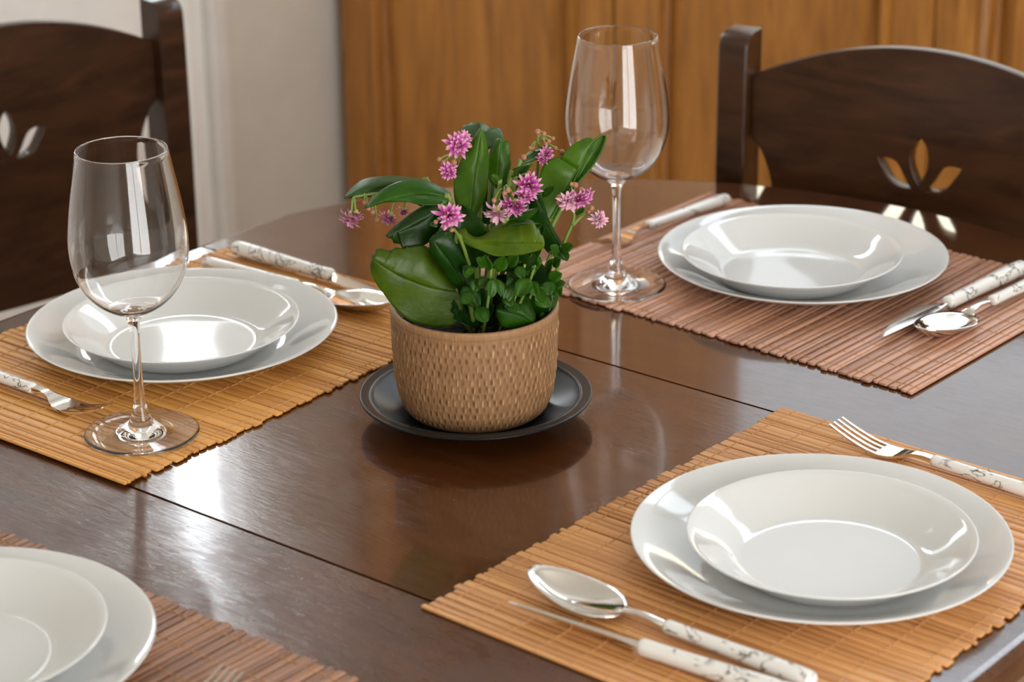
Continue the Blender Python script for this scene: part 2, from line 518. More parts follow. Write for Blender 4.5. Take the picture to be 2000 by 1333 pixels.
cabinet('wooden_sideboard', -.866, 1.364, 1.00, [-.866, -.308, .25, .808, 1.364], 'low honey pine sideboard with panelled doors behind the right chair')

# ================================================================== TABLE
XC, HW, RC = .162, .518, .532
YA, YBm = .0735, -.354
def outline(which, d):
    sd = min(d, .0013)+.00015
    h, r = HW-d, RC-d
    pts = []
    if which == 'leaf':
        return [(XC-h, YBm+sd), (XC+h, YBm+sd), (XC+h, YA-sd), (XC-h, YA-sd)]
    sgn = 1 if which == 'back' else -1
    yc = YA if which == 'back' else YBm
    ya = math.sqrt(max(r*r-h*h, 0))
    a0 = math.atan2(ya, h)
    arc = [(XC+r*math.cos(a0+(PI-2*a0)*k/64), yc+sgn*r*math.sin(a0+(PI-2*a0)*k/64)) for k in range(65)]
    pts = [(XC+h, yc+sgn*sd)] + arc + [(XC-h, yc+sgn*sd)]
    return pts if sgn > 0 else pts[::-1]
def panel_mesh(which):
    prof = [(.010, -.030), (.004, -.0295), (.0005, -.026), (.0, -.020), (.0, -.0085), (.0008, -.005), (.0028, -.0022), (.0055, -.0006), (.009, 0)]
    rings = [[(x-XC, y-(YA+YBm)/2, z) for (x, y) in outline(which, d)] for d, z in prof]
    return loft(rings, True)
tb = empty('dining_table', (XC, (YA+YBm)/2, TZ), 0, 'dark glossy wooden dining table with rounded ends set for four', 'table')
for wch, m in (('back', mat_table), ('leaf', mat_table_leaf), ('front', mat_table_worn)):
    o = obj('tabletop_panel', panel_mesh(wch), m, tb, sharp=35)
    for p in o.data.polygons:
        if abs(p.normal.z) > .9999: p.use_smooth = False      # a truly flat top
ap = join(box(-.40, .40, -.50, -.475, -.11, -.031), box(-.40, .40, .475, .50, -.11, -.031), box(-.40, -.375, -.475, .475, -.11, -.031), box(.375, .40, -.475, .475, -.11, -.031))
obj('apron', ap, mat_chair, tb, smooth=False)
leg_me = None
for sx in (-1, 1):
    for sy in (-1, 1):
        rings = [[(sx*.37+a*h, sy*.44+b*h, z) for a, b in ((-1, -1), (1, -1), (1, 1), (-1, 1))] for z, h in ((-.031, .035), (-.15, .035), (-.17, .030), (-.70, .024), (-.75, .024))]
        obj('leg', loft(rings), mat_chair, tb, smooth=False)

# ================================================================== PLACEMATS
MT = .0036          # thickness of a mat
def slat_mesh(L, wd, h, mat):
    prof = [(-.5, .20), (-.485, .72), (-.40, .95), (0, 1.0), (.40, .95), (.485, .72), (.5, .20), (.44, 0), (-.44, 0)]
    rings = []
    for t in (-.5, -.497, .497, .5):
        k = .82 if abs(t) == .5 else 1
        rings.append([(t*L, a*wd*k, b*h*k+(1-k)*h*.4) for a, b in prof])
    return mesh('slat', *loft(rings), mat)
def placemat(x, y, a, mat, tmat, label, seed, lift=None, L=.3264, W=.45, nthr=11):
    rnd = random.Random(seed)
    root = empty('placemat', (x, y, TZ), a, label, 'placemat', 'bamboo placemats on the table')
    widths = [.0034, .0050, .0064, .0078, .0096]
    lib = {(i, j): slat_mesh(L*(1-.004*j), widths[i], .0023+.0002*j, mat) for i in range(5) for j in range(2)}
    p, pos = -W/2, []
    while p < W/2-.003:
        i = rnd.choice([0, 0, 1, 1, 2, 2, 3, 3, 4])
        pos.append((p+widths[i]/2, i)); p += widths[i]+rnd.choice((.0002, .0005, .0008, .0014))
    sc = W/(p+W/2)
    prof = []
    for q, i in pos:
        yy = (q+W/2)*sc-W/2
        z = .0003+.0005*rnd.random()+.0002*(1+math.sin(yy*40+seed))
        if lift: z += lift[1]*math.exp(-((yy-lift[0])/.022)**2)
        o = link('slat', lib[(i, rnd.randrange(2))], root, (rnd.uniform(-.0021, .0021), yy, z), (0, 0, rnd.uniform(-.0022, .0022)))
        prof.append((yy, widths[i], z+.0024))
    for k in range(nthr):
        tx = -L/2+.011+(L-.022)*k/(nthr-1)
        path = []
        for (yy, wd, z) in prof:
            path += [(tx, yy-wd*.52, z-.0009), (tx+rnd.uniform(-.0003, .0003), yy-wd*.22, z+.00020), (tx, yy+wd*.22, z+.00020)]
        obj('thread', tube(path, .00048, 4), tmat, root)
    return root
PI2 = PI/2
placemat(.4913, -.1456, -.0205, mat_orange, mat_thread_o, 'light golden bamboo placemat at the right, holding spoon, knife and fork in full view', 1)
placemat(-.1567, -.1354, .0112, mat_amber, mat_thread_o, 'golden amber bamboo placemat at the left under the nearer wine glass', 2, (-.225, .0016))
placemat(.1804, .3414, -.0248+PI2, mat_rose, mat_thread, 'rosy brown bamboo placemat at the back before the right chair', 3)
placemat(.1318, -.6329, PI2, mat_brown, mat_thread_o, 'dark brown bamboo placemat cut off at the lower left corner', 4)

# ================================================================== PLATES
pl_out = [(.0, .0006), (.072, .0006), (.074, 0), (.082, 0), (.085, .0012), (.098, .0042), (.115, .0098), (.128, .0152), (.1352, .0188)]
pl_rim = [(.1368, .0198), (.1373, .0206), (.1369, .0212), (.1358, .0212)]
pl_in = [(.128, .0182), (.115, .0128), (.102, .0080), (.092, .0056), (.082, .0046), (.06, .0042), (.0, .0042)]
big_me = mesh('dinner_plate', *lathe(smooth_prof(pl_out, 3)+smooth_prof(pl_rim, 3)+smooth_prof(pl_in, 4), 144), mat_plate)
so_out = [(.0, .0008), (.048, .0008), (.050, 0), (.055, 0), (.060, .0010), (.0695, .0030), (.0775, .0085), (.0880, .0160), (.0985, .0228)]
so_rim = [(.1025, .0258), (.1034, .0266), (.1032, .0272), (.1022, .0273)]
so_in = [(.0975, .0246), (.0870, .0180), (.0765, .0108), (.0705, .0070), (.0660, .0050), (.0600, .0043), (.035, .0039), (.0, .0038)]
soup_me = mesh('soup_plate', *lathe(smooth_prof(so_out, 3)+smooth_prof(so_rim, 3)+smooth_prof(so_in, 5), 144), mat_plate)
ZP = TZ+MT
for (bx_, by_, sx_, sy_, where) in (
        (.5047, -.1363, .5209, -.1482, 'on the light golden placemat at the right'),
        (-.1664, -.1256, -.1530, -.1388, 'on the amber placemat behind the nearer wine glass'),
        (.1691, .3629, .1760, .3330, 'on the rosy brown placemat before the right chair'),
        (.1318, -.6268, .1362, -.6279, 'on the dark brown placemat, cut off at the lower left')):
    tag(link('dinner_plate', big_me, None, (bx_, by_, ZP+(.0007 if bx_ < 0 else 0))), 'large flat white plate lying '+where, 'plate', 'large white dinner plates')
    tag(link('soup_plate', soup_me, None, (sx_, sy_, ZP+(.0007 if bx_ < 0 else 0)+(.0048 if abs(by_-sy_) < .02 else .0062))), 'deep white plate stacked '+where, 'plate', 'small deep white plates')

# ================================================================== WINE GLASSES
g_foot_u = [(.0, .0006), (.030, .0004), (.0455, .0)]
g_foot = [(.0463, .0003), (.0467, .0011), (.0464, .0018), (.0450, .0022), (.036, .0030), (.026, .0042), (.018, .0062), (.0125, .0090), (.0090, .0130), (.0068, .0190)]
g_stem = [(.0068, .0190), (.0052, .0260), (.0043, .0360), (.0038, .0500), (.0036, .0680), (.0037, .0820), (.0042, .0920), (.0052, .0985), (.0072, .1025)]
g_bowl = [(.0072, .1025), (.0120, .1055), (.0200, .1098), (.0285, .1160), (.0365, .1250), (.0425, .1360), (.0462, .1480), (.0476, .1600), (.0472, .1730), (.0452, .1900), (.0425, .2070), (.0394, .2240), (.0367, .2385), (.0362, .2408)]
g_rim = [(.0363, .2414), (.0360, .2418), (.0355, .2420), (.0350, .2418), (.0347, .2413), (.0348, .2407)]
g_in = [(.0357, .2385), (.0384, .2240), (.0415, .2070), (.0442, .1900), (.0462, .1730), (.0466, .1600), (.0452, .1480), (.0415, .1362), (.0357, .1258), (.0278, .1172), (.0193, .1114), (.0100, .1083), (.0, .1075)]
g_bowl_s = smooth_prof(g_bowl, 4); g_stem_s = smooth_prof(g_stem, 4)
glass_parts = [('foot', mesh('foot', *lathe(smooth_prof(g_foot_u, 3)+smooth_prof(g_foot, 4), 96), mat_glass)),
               ('stem', mesh('stem', *lathe(g_stem_s, 96), mat_glass)),
               ('bowl', mesh('bowl', *lathe(g_bowl_s+g_rim+smooth_prof(g_in, 4), 96), mat_glass))]
for (x, y, lab) in ((-.0512, -.2834, 'clear wine glass nearer the camera, standing on the amber placemat at the left'),
                    (.0511, .2258, 'clear wine glass behind the plant, on the rosy brown placemat')):
    r = empty('wine_glass', (x, y, TZ+MT+.0004), 0, lab, 'wine glass', 'empty wine glasses')
    for nm, me in glass_parts: link(nm, me, r)

# ================================================================== CUTLERY   (handle end at x = 0, tip at +x, resting on z = 0)
def handle_vf(L, r0, r1, zc0, zc1):
    """resin handle, fuller towards its rounded end"""
    R = []
    for t, k in ((0, .05), (.004, .45), (.015, .78), (.04, .97), (.10, 1.05), (.25, 1.08), (.5, 1.0), (.75, .95), (.95, 1.0), (.975, 1.02), (.992, .9), (1.0, .62)):
        a = r0+(r1-r0)*t
        R.append(ellring(t*L, a*k*1.06, a*k*.90, zc0+(zc1-zc0)*t, 16))
    return loft(R)
def lay(root, x0, y0, x1, y1, z=None, roll=0, pitch=0):
    root.location = (x0, y0, TZ+MT+.0005 if z is None else z)
    root.rotation_euler = Matrix.Rotation(math.atan2(y1-y0, x1-x0), 3, 'Z').to_4x4().to_euler()
    if roll or pitch:
        q = (Matrix.Rotation(math.atan2(y1-y0, x1-x0), 3, 'Z') @ Matrix.Rotation(-pitch, 3, 'Y') @ Matrix.Rotation(roll, 3, 'X'))
        root.rotation_euler = q.to_euler()
def make_spoon(label):
    r = empty('spoon', (0, 0, 0), 0, label, 'spoon', 'steel spoons with marbled handles')
    obj('handle', handle_vf(.120, .0065, .0052, .0064, .0082), mat_marble, r)
    path = [(.117, 0, .0083), (.130, 0, .0100), (.142, 0, .0108), (.152, 0, .0098), (.160, 0, .0078)]
    wd = [(.0038, .0024), (.0036, .0021), (.0034, .0019), (.0042, .0018), (.0075, .0014)]
    nk = loft([ellring(p[0], a, b, p[2], 12) for p, (a, b) in zip(path, wd)])
    obj('neck', nk, mat_steel, r)
    V, F = [], []; nr, na = 10, 48
    cx, a, bw = .1955, .0405, .0215
    for i in range(nr+1):
        q = i/nr
        for k in range(na):
            th = 2*PI*k/na; c, s = math.cos(th), math.sin(th)
            egg = 1-.20*c                                   # wider near the neck, narrower at the tip
            x = cx+a*q*c; y = bw*q*s*egg
            rimz = .0118+.0052*(c*q)-.0008*s*s
            z = .0012+(rimz-.0012)*(q**2.3)
            V.append((x, y, z))
    for i in range(nr):
        for k in range(na):
            k2 = (k+1) % na
            F.append([i*na+k, (i+1)*na+k, (i+1)*na+k2, i*na+k2])
    bowl = obj('bowl', (V, F), mat_steel, r)
    md = bowl.modifiers.new('thickness', 'SOLIDIFY'); md.thickness = .0014; md.offset = -1
    return r
def make_knife(label):
    r = empty('knife', (0, 0, 0), 0, label, 'knife', 'steel knives with marbled handles')
    obj('handle', handle_vf(.132, .0081, .0068, .0074, .0072), mat_marble, r)
    R = []
    for x, y0, y1, th in ((.128, -.0035, .0035, .0026), (.136, -.0045, .0042, .0022), (.142, -.0095, .0048, .0016), (.150, -.0138, .0058, .0013), (.165, -.0152, .0066, .0012),
                          (.190, -.0128, .0068, .0011), (.210, -.0085, .0064, .0010), (.228, -.0025, .0056, .0008), (.236, .0016, .0050, .0006), (.2385, .0032, .0042, .0003)):
        zc = .0072
        R.append([(x, y0, zc-th*.12), (x, (y0+y1)/2, zc-th), (x, y1, zc-th), (x, y1, zc+th), (x, (y0+y1)/2, zc+th), (x, y0, zc+th*.12)])
    obj('blade', loft(R), mat_steel, r, sharp=30)
    return r
def make_fork(label):
    r = empty('fork', (0, 0, 0), 0, label, 'fork', 'steel forks with marbled handles')
    obj('handle', handle_vf(.125, .0065, .0052, .0064, .0080), mat_marble, r)
    R = []
    for x, wd, th, z in ((.122, .0036, .0022, .0081), (.132, .0034, .0018, .0088), (.141, .0036, .0015, .0082), (.148, .0052, .0013, .0064), (.154, .0085, .0011, .0046), (.160, .0105, .0010, .0034), (.167, .0112, .0009, .0030), (.172, .0113, .0009, .0031)):
        R.append([(x, -wd, z-th), (x, wd, z-th), (x, wd, z+th), (x, -wd, z+th)])
    obj('head', loft(R), mat_steel, r, sharp=40)
    for k in range(4):
        yc = -.0099+.0066*k
        R = []
        for t in range(7):
            u = t/6
            x = .1712+.044*u; z = .0031+.0125*u**1.5
            wt = .0014*(1-.45*u); th = .0010*(1-.35*u)
            y = yc*(1-.10*u)
            R.append([(x, y-wt, z-th), (x, y+wt, z-th), (x, y+wt, z+th), (x, y-wt, z+th)])
        obj('tine', loft(R), mat_steel, r, sharp=50)
    return r
lay(make_spoon('steel spoon with marbled handle lying at the front edge of the light golden placemat'), .6045, -.2990, .372, -.3010)
lay(make_knife('steel knife on its edge, in front of the spoon on the light golden placemat'), .6190, -.3290, .383, -.3440, roll=.8, z=TZ+MT+.0025)
lay(make_fork('steel fork with marbled handle on the far edge of the light golden placemat'), .6170, .0425, .402, .0500)
lay(make_fork('steel fork pointing at the foot of the nearer wine glass'), -.3030, -.2860, -.090, -.2890)
lay(make_spoon('steel spoon beside the far rim of the large plate at the left'), -.2950, .0235, -.062, .0360)
lay(make_knife('steel knife along the far edge of the amber placemat, behind a spoon'), -.3000, .0697, -.060, .0690)
lay(make_fork('steel fork with marbled handle behind the far wine glass'), -.0010, .4880, -.022, .275)
lay(make_knife('steel knife with flat shining blade beside the plate at the right edge'), .3390, .4860, .3225, .2480)
lay(make_spoon('steel spoon beside the knife at the right edge of the rosy brown placemat'), .3680, .5020, .353, .268)
lay(make_fork('steel fork whose tines alone show at the bottom edge on the dark brown placemat'), .3080, -.7470, .304, -.536)

# ================================================================== DISH
PXY = (.1363, -.0828)
d_out = [(.0, .0008), (.040, .0008), (.042, 0), (.047, 0), (.050, .0012), (.060, .0055), (.072, .0110), (.083, .0152), (.0905, .0176), (.0950, .0192), (.0966, .0205)]
d_in = [(.0964, .0216), (.0952, .0222), (.0935, .0220), (.0885, .0212), (.0872, .0216), (.0860, .0214), (.0842, .0196), (.078, .0160), (.068, .0110), (.060, .0078), (.052, .0060), (.0, .0058)]
dish = obj('dish', lathe(smooth_prof(d_out, 3)+smooth_prof(d_in, 3), 144), mat_dish, None, (PXY[0], PXY[1], TZ+.0002))
tag(dish, 'shallow black glazed dish under the woven tan plant pot', 'dish')

# ================================================================== POTTED KALANCHOE  (local axes: x to the right of the camera, y away from it)
ROOTZ = TZ+.0064
plant = empty('potted_plant', (PXY[0], PXY[1], ROOTZ), YAW-PI/2, 'pink flowering succulent in a tan woven-texture pot at the table centre', 'plant')
ZO = .0064
prof_p = smooth_prof([(.050, .0), (.0555, .0022), (.0598, .0075), (.0632, .0160), (.0655, .028), (.0670, .042), (.0678, .058), (.0682, .074), (.0684, .0865)], 12)
NS = 444
V, F, G = [], [], []
H0, H1 = .004, .0868
for i, (r, z) in enumerate(prof_p):
    for k in range(NS):
        th = 2*PI*k/NS
        u = th/(2*PI)*74; row = (z-H0)/.0062
        ri = math.floor(row); fr = row-ri
        uu = u+.5*(ri % 2)+.12*math.sin(ri*2.3)
        rj = math.sin(ri*12.9898+math.floor(uu)*78.233)*43758.5453; rj -= math.floor(rj)
        fu = uu-math.floor(uu)
        # each stitch: a deep short slot with a raised strand beside it
        pit = math.exp(-((fu-.36)/.145)**2-((fr-.5+.12*(rj-.5))/.38)**4)*(.15+1.15*rj)
        rid = math.exp(-((fu-.66)/.085)**2-((fr-.45)/.44)**4)*(.3+1.1*abs(math.sin(rj*17)))
        fade = min(1, max(0, (z-.002)/.006))*min(1, max(0, (.0855-z)/.004))
        d = (-.00085*pit+.00055*rid+.00022*math.sin(u*2*PI*2.5+rj*6))*fade
        rr = r+d
        V.append((rr*math.cos(th), rr*math.sin(th), z))
        G.append(.36+(-.40*pit+.34*rid)*fade)
for i in range(len(prof_p)-1):
    for k in range(NS):
        k2 = (k+1) % NS
        F.append([i*NS+k, i*NS+k2, (i+1)*NS+k2, (i+1)*NS+k])
extra = [(.0687, .0872), (.0690, .0885), (.0690, .0915), (.0686, .0930), (.0676, .0936), (.0660, .0934), (.0648, .0926), (.0642, .0910), (.0640, .080), (.0635, .05), (.058, .012), (.0, .010)]
base = len(prof_p)-1
for (r, z) in extra:
    n0 = len(V)
    if r == 0:
        V.append((0, 0, z)); G.append(.1)
        for k in range(NS): F.append([base*NS+k, base*NS+(k+1) % NS, n0])
        continue
    for k in range(NS):
        th = 2*PI*k/NS
        V.append((r*math.cos(th), r*math.sin(th), z)); G.append(.42)
    base += 1
    for k in range(NS):
        k2 = (k+1) % NS
        F.append([(base-1)*NS+k, (base-1)*NS+k2, base*NS+k2, base*NS+k])
F.append(list(range(NS))[::-1])
pot_me = mesh('pot', V, F, mat_pot)
at = pot_me.attributes.new('glaze', 'FLOAT', 'POINT'); at.data.foreach_set('value', G)
link('pot', pot_me, plant)
sv, sf = [], []
sr = [.0, .012, .024, .036, .048, .058, .0636]
sv, sf = lathe([(r, .072+.0015*math.sin(r*300)) for r in sr[::-1]], 64)
sv = [(x, y, z+random.uniform(-.0016, .0016)*(1 if math.hypot(x, y) < .06 else 0)) for x, y, z in sv]
obj('soil', (sv, [q[::-1] for q in sf][::1]), mat_soil, plant)

LEAVES=[
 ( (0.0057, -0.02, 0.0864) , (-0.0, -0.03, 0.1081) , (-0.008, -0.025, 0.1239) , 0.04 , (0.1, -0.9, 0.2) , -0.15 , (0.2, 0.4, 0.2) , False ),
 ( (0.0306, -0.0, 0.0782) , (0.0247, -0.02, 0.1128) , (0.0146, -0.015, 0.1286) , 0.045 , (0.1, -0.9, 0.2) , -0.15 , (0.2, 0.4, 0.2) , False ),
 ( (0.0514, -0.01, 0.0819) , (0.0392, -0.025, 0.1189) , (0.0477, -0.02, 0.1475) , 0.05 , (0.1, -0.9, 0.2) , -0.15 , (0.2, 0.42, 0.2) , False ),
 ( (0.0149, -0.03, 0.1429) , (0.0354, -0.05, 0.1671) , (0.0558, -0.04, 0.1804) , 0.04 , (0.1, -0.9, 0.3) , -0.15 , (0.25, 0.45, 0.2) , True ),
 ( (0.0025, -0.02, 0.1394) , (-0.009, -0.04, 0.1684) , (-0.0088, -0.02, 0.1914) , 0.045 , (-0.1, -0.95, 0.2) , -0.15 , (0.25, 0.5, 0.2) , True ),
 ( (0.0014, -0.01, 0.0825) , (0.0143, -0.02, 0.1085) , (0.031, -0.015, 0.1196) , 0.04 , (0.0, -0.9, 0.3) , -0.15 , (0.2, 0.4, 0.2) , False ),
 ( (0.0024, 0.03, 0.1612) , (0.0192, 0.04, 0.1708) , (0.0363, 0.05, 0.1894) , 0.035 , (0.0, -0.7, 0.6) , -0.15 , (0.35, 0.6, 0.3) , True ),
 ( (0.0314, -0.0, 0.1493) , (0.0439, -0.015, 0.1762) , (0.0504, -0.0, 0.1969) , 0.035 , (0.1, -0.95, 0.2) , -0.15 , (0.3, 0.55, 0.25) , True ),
]
SMALL=[
 ( (0.013, -0.05, 0.1468) , (0.0104, -0.056, 0.1619) , 0.013 ),
 ( (0.0198, -0.045, 0.144) , (0.0252, -0.051, 0.159) , 0.014 ),
 ( (0.0129, -0.055, 0.1413) , (0.0048, -0.061, 0.1364) , 0.014 ),
 ( (0.0158, -0.06, 0.1432) , (0.014, -0.066, 0.1295) , 0.013 ),
 ( (0.019, -0.055, 0.1413) , (0.0228, -0.061, 0.1284) , 0.011 ),
 ( (0.031, -0.05, 0.1328) , (0.0248, -0.056, 0.1221) , 0.014 ),
 ( (0.0343, -0.05, 0.1392) , (0.027, -0.056, 0.1351) , 0.012 ),
 ( (0.0451, -0.06, 0.1428) , (0.0349, -0.066, 0.1301) , 0.018 ),
 ( (0.0452, -0.055, 0.1388) , (0.0503, -0.061, 0.1289) , 0.014 ),
 ( (0.0474, -0.04, 0.1375) , (0.0425, -0.046, 0.1518) , 0.012 ),
 ( (0.0494, -0.04, 0.1418) , (0.0523, -0.046, 0.1569) , 0.01 ),
 ( (0.0595, -0.04, 0.1352) , (0.0708, -0.046, 0.1416) , 0.012 ),
 ( (0.0586, -0.045, 0.1349) , (0.0601, -0.051, 0.125) , 0.016 ),
 ( (0.0588, -0.035, 0.1355) , (0.0637, -0.041, 0.1528) , 0.01 ),
 ( (0.0702, -0.02, 0.1516) , (0.0803, -0.026, 0.1588) , 0.01 ),
 ( (0.0702, -0.02, 0.1507) , (0.0754, -0.026, 0.145) , 0.011 ),
 ( (0.0682, -0.02, 0.1473) , (0.062, -0.026, 0.1582) , 0.012 ),
 ( (0.0603, -0.04, 0.1286) , (0.0736, -0.046, 0.1342) , 0.011 ),
 ( (-0.0075, -0.05, 0.1333) , (0.0045, -0.056, 0.1181) , 0.02 ),
 ( (-0.0095, -0.055, 0.1287) , (0.0006, -0.061, 0.1244) , 0.016 ),
 ( (0.001, -0.055, 0.1501) , (-0.005, -0.061, 0.1481) , 0.007 ),
 ( (0.0369, -0.05, 0.1153) , (0.0247, -0.056, 0.1178) , 0.014 ),
 ( (0.0218, -0.025, 0.2063) , (0.0183, -0.031, 0.216) , 0.008 ),
 ( (0.0361, -0.01, 0.2089) , (0.0467, -0.016, 0.2226) , 0.009 ),
 ( (0.0561, -0.03, 0.2004) , (0.0649, -0.036, 0.212) , 0.009 ),
 ( (0.0828, -0.01, 0.1783) , (0.0888, -0.016, 0.1867) , 0.007 ),
 ( (0.0552, -0.05, 0.1194) , (0.0512, -0.056, 0.1348) , 0.014 ),
 ( (0.0393, -0.04, 0.1419) , (0.0333, -0.046, 0.155) , 0.012 ),
 ( (0.0024, -0.05, 0.1158) , (0.0104, -0.056, 0.1049) , 0.018 ),
 ( (-0.0259, -0.07, 0.1918) , (-0.0324, -0.076, 0.194) , 0.006 ),
 ( (-0.0201, -0.07, 0.1854) , (-0.0161, -0.076, 0.1833) , 0.006 ),
 ( (-0.0161, -0.07, 0.1896) , (-0.0111, -0.076, 0.1937) , 0.005 ),
 ( (0.0492, -0.045, 0.1241) , (0.0613, -0.051, 0.1154) , 0.015 ),
 ( (-0.0013, -0.045, 0.14) , (-0.0071, -0.051, 0.1509) , 0.012 ),
 ( (0.0048, -0.05, 0.1396) , (0.0007, -0.056, 0.1311) , 0.013 ),
 ( (0.0102, -0.05, 0.1503) , (0.0031, -0.056, 0.159) , 0.011 ),
 ( (0.0352, -0.05, 0.1499) , (0.0399, -0.056, 0.1414) , 0.012 ),
 ( (0.0514, -0.045, 0.1479) , (0.0474, -0.051, 0.1609) , 0.012 ),
 ( (0.0638, -0.035, 0.1441) , (0.0698, -0.041, 0.1527) , 0.011 ),
 ( (0.0657, -0.035, 0.1267) , (0.0696, -0.041, 0.1202) , 0.012 ),
 ( (0.0248, -0.052, 0.1271) , (0.0308, -0.058, 0.1194) , 0.013 ),
 ( (0.0271, -0.045, 0.1482) , (0.0361, -0.051, 0.1597) , 0.012 ),
]
STEMS=[
 ( [(0.0019, -0.0, 0.1144), (-0.0074, -0.0, 0.176), (-0.0121, 0.005, 0.2132), (-0.0106, 0.005, 0.226)] , [(-0.0111, -0.004, 0.2357, 0.0099), (-0.0063, 0.004, 0.2382, 0.007), (-0.0184, -0.004, 0.2141, 0.0074)] , [(-0.0257, -0.0, 0.2227), (-0.0224, -0.002, 0.2207), (-0.0138, -0.004, 0.2213), (-0.0063, -0.002, 0.2299), (-0.001, -0.002, 0.2345)] ),
 ( [(0.0022, -0.02, 0.1219), (-0.0086, -0.055, 0.1737), (-0.0168, -0.07, 0.1917)] , [(-0.0168, -0.078, 0.2028, 0.0107)] , [(-0.0272, -0.078, 0.1971), (-0.0206, -0.078, 0.192), (-0.0151, -0.078, 0.1903), (-0.0173, -0.08, 0.196)] ),
 ( [(0.0145, -0.02, 0.1217), (0.0253, -0.03, 0.1644), (0.0298, -0.03, 0.1986), (0.0259, -0.032, 0.2078)] , [(0.0197, -0.045, 0.1944, 0.0099), (0.0338, -0.046, 0.2005, 0.0099), (0.0456, -0.038, 0.2137, 0.0103), (0.0423, -0.04, 0.2051, 0.007)] , [(0.0259, -0.044, 0.2084), (0.0287, -0.042, 0.2102), (0.0323, -0.04, 0.2061), (0.0453, -0.03, 0.2204), (0.0178, -0.045, 0.2029)] ),
 ( [(0.0228, 0.02, 0.1245), (0.0486, 0.03, 0.1826), (0.0539, 0.035, 0.2158), (0.0532, 0.035, 0.2288)] , [(0.0603, 0.02, 0.2204, 0.0066), (0.0569, 0.018, 0.2159, 0.005)] , [(0.0532, 0.035, 0.234), (0.0582, 0.035, 0.2322), (0.0577, 0.035, 0.2279), (0.0656, 0.035, 0.2282), (0.0622, 0.033, 0.2267), (0.0493, 0.03, 0.2218), (0.0473, 0.03, 0.2218), (0.0675, 0.03, 0.2215), (0.0725, 0.03, 0.218), (0.0417, 0.02, 0.2172), (0.0597, 0.03, 0.2251)] ),
 ( [(0.0643, -0.0, 0.1136), (0.0725, -0.01, 0.1523), (0.0807, -0.012, 0.1746), (0.0799, -0.015, 0.1886)] , [(0.0764, -0.022, 0.1944, 0.0083), (0.0854, -0.022, 0.1969, 0.0087), (0.092, -0.018, 0.1989, 0.005)] , [(0.0692, -0.02, 0.1964), (0.0791, -0.015, 0.2057), (0.0823, -0.015, 0.2048), (0.0868, -0.016, 0.2008), (0.0684, -0.02, 0.1922)] ),
 ( [(0.0799, -0.012, 0.1703), (0.0889, -0.012, 0.1789), (0.0962, -0.015, 0.1798)] , [(0.1006, -0.018, 0.1769, 0.0074)] , [(0.095, -0.014, 0.1846), (0.0929, -0.014, 0.1821)] ),
 ( [(-0.0023, 0.01, 0.1196), (-0.0303, 0.01, 0.1729), (-0.0667, 0.005, 0.1924), (-0.0952, -0.0, 0.1923)] , [(-0.0972, -0.004, 0.1768, 0.0087), (-0.0934, -0.004, 0.1802, 0.0062), (-0.066, -0.004, 0.1772, 0.0083), (-0.0554, -0.0, 0.1809, 0.0054)] , [(-0.0831, -0.002, 0.1828), (-0.08, -0.002, 0.1798), (-0.0765, -0.002, 0.1732), (-0.0864, -0.0, 0.1878)] ),
 ( [(0.0103, 0.03, 0.13), (0.0131, 0.04, 0.1797), (0.0148, 0.04, 0.2147)] , [(0.015, 0.038, 0.2227, 0.005)] , [] ),
]
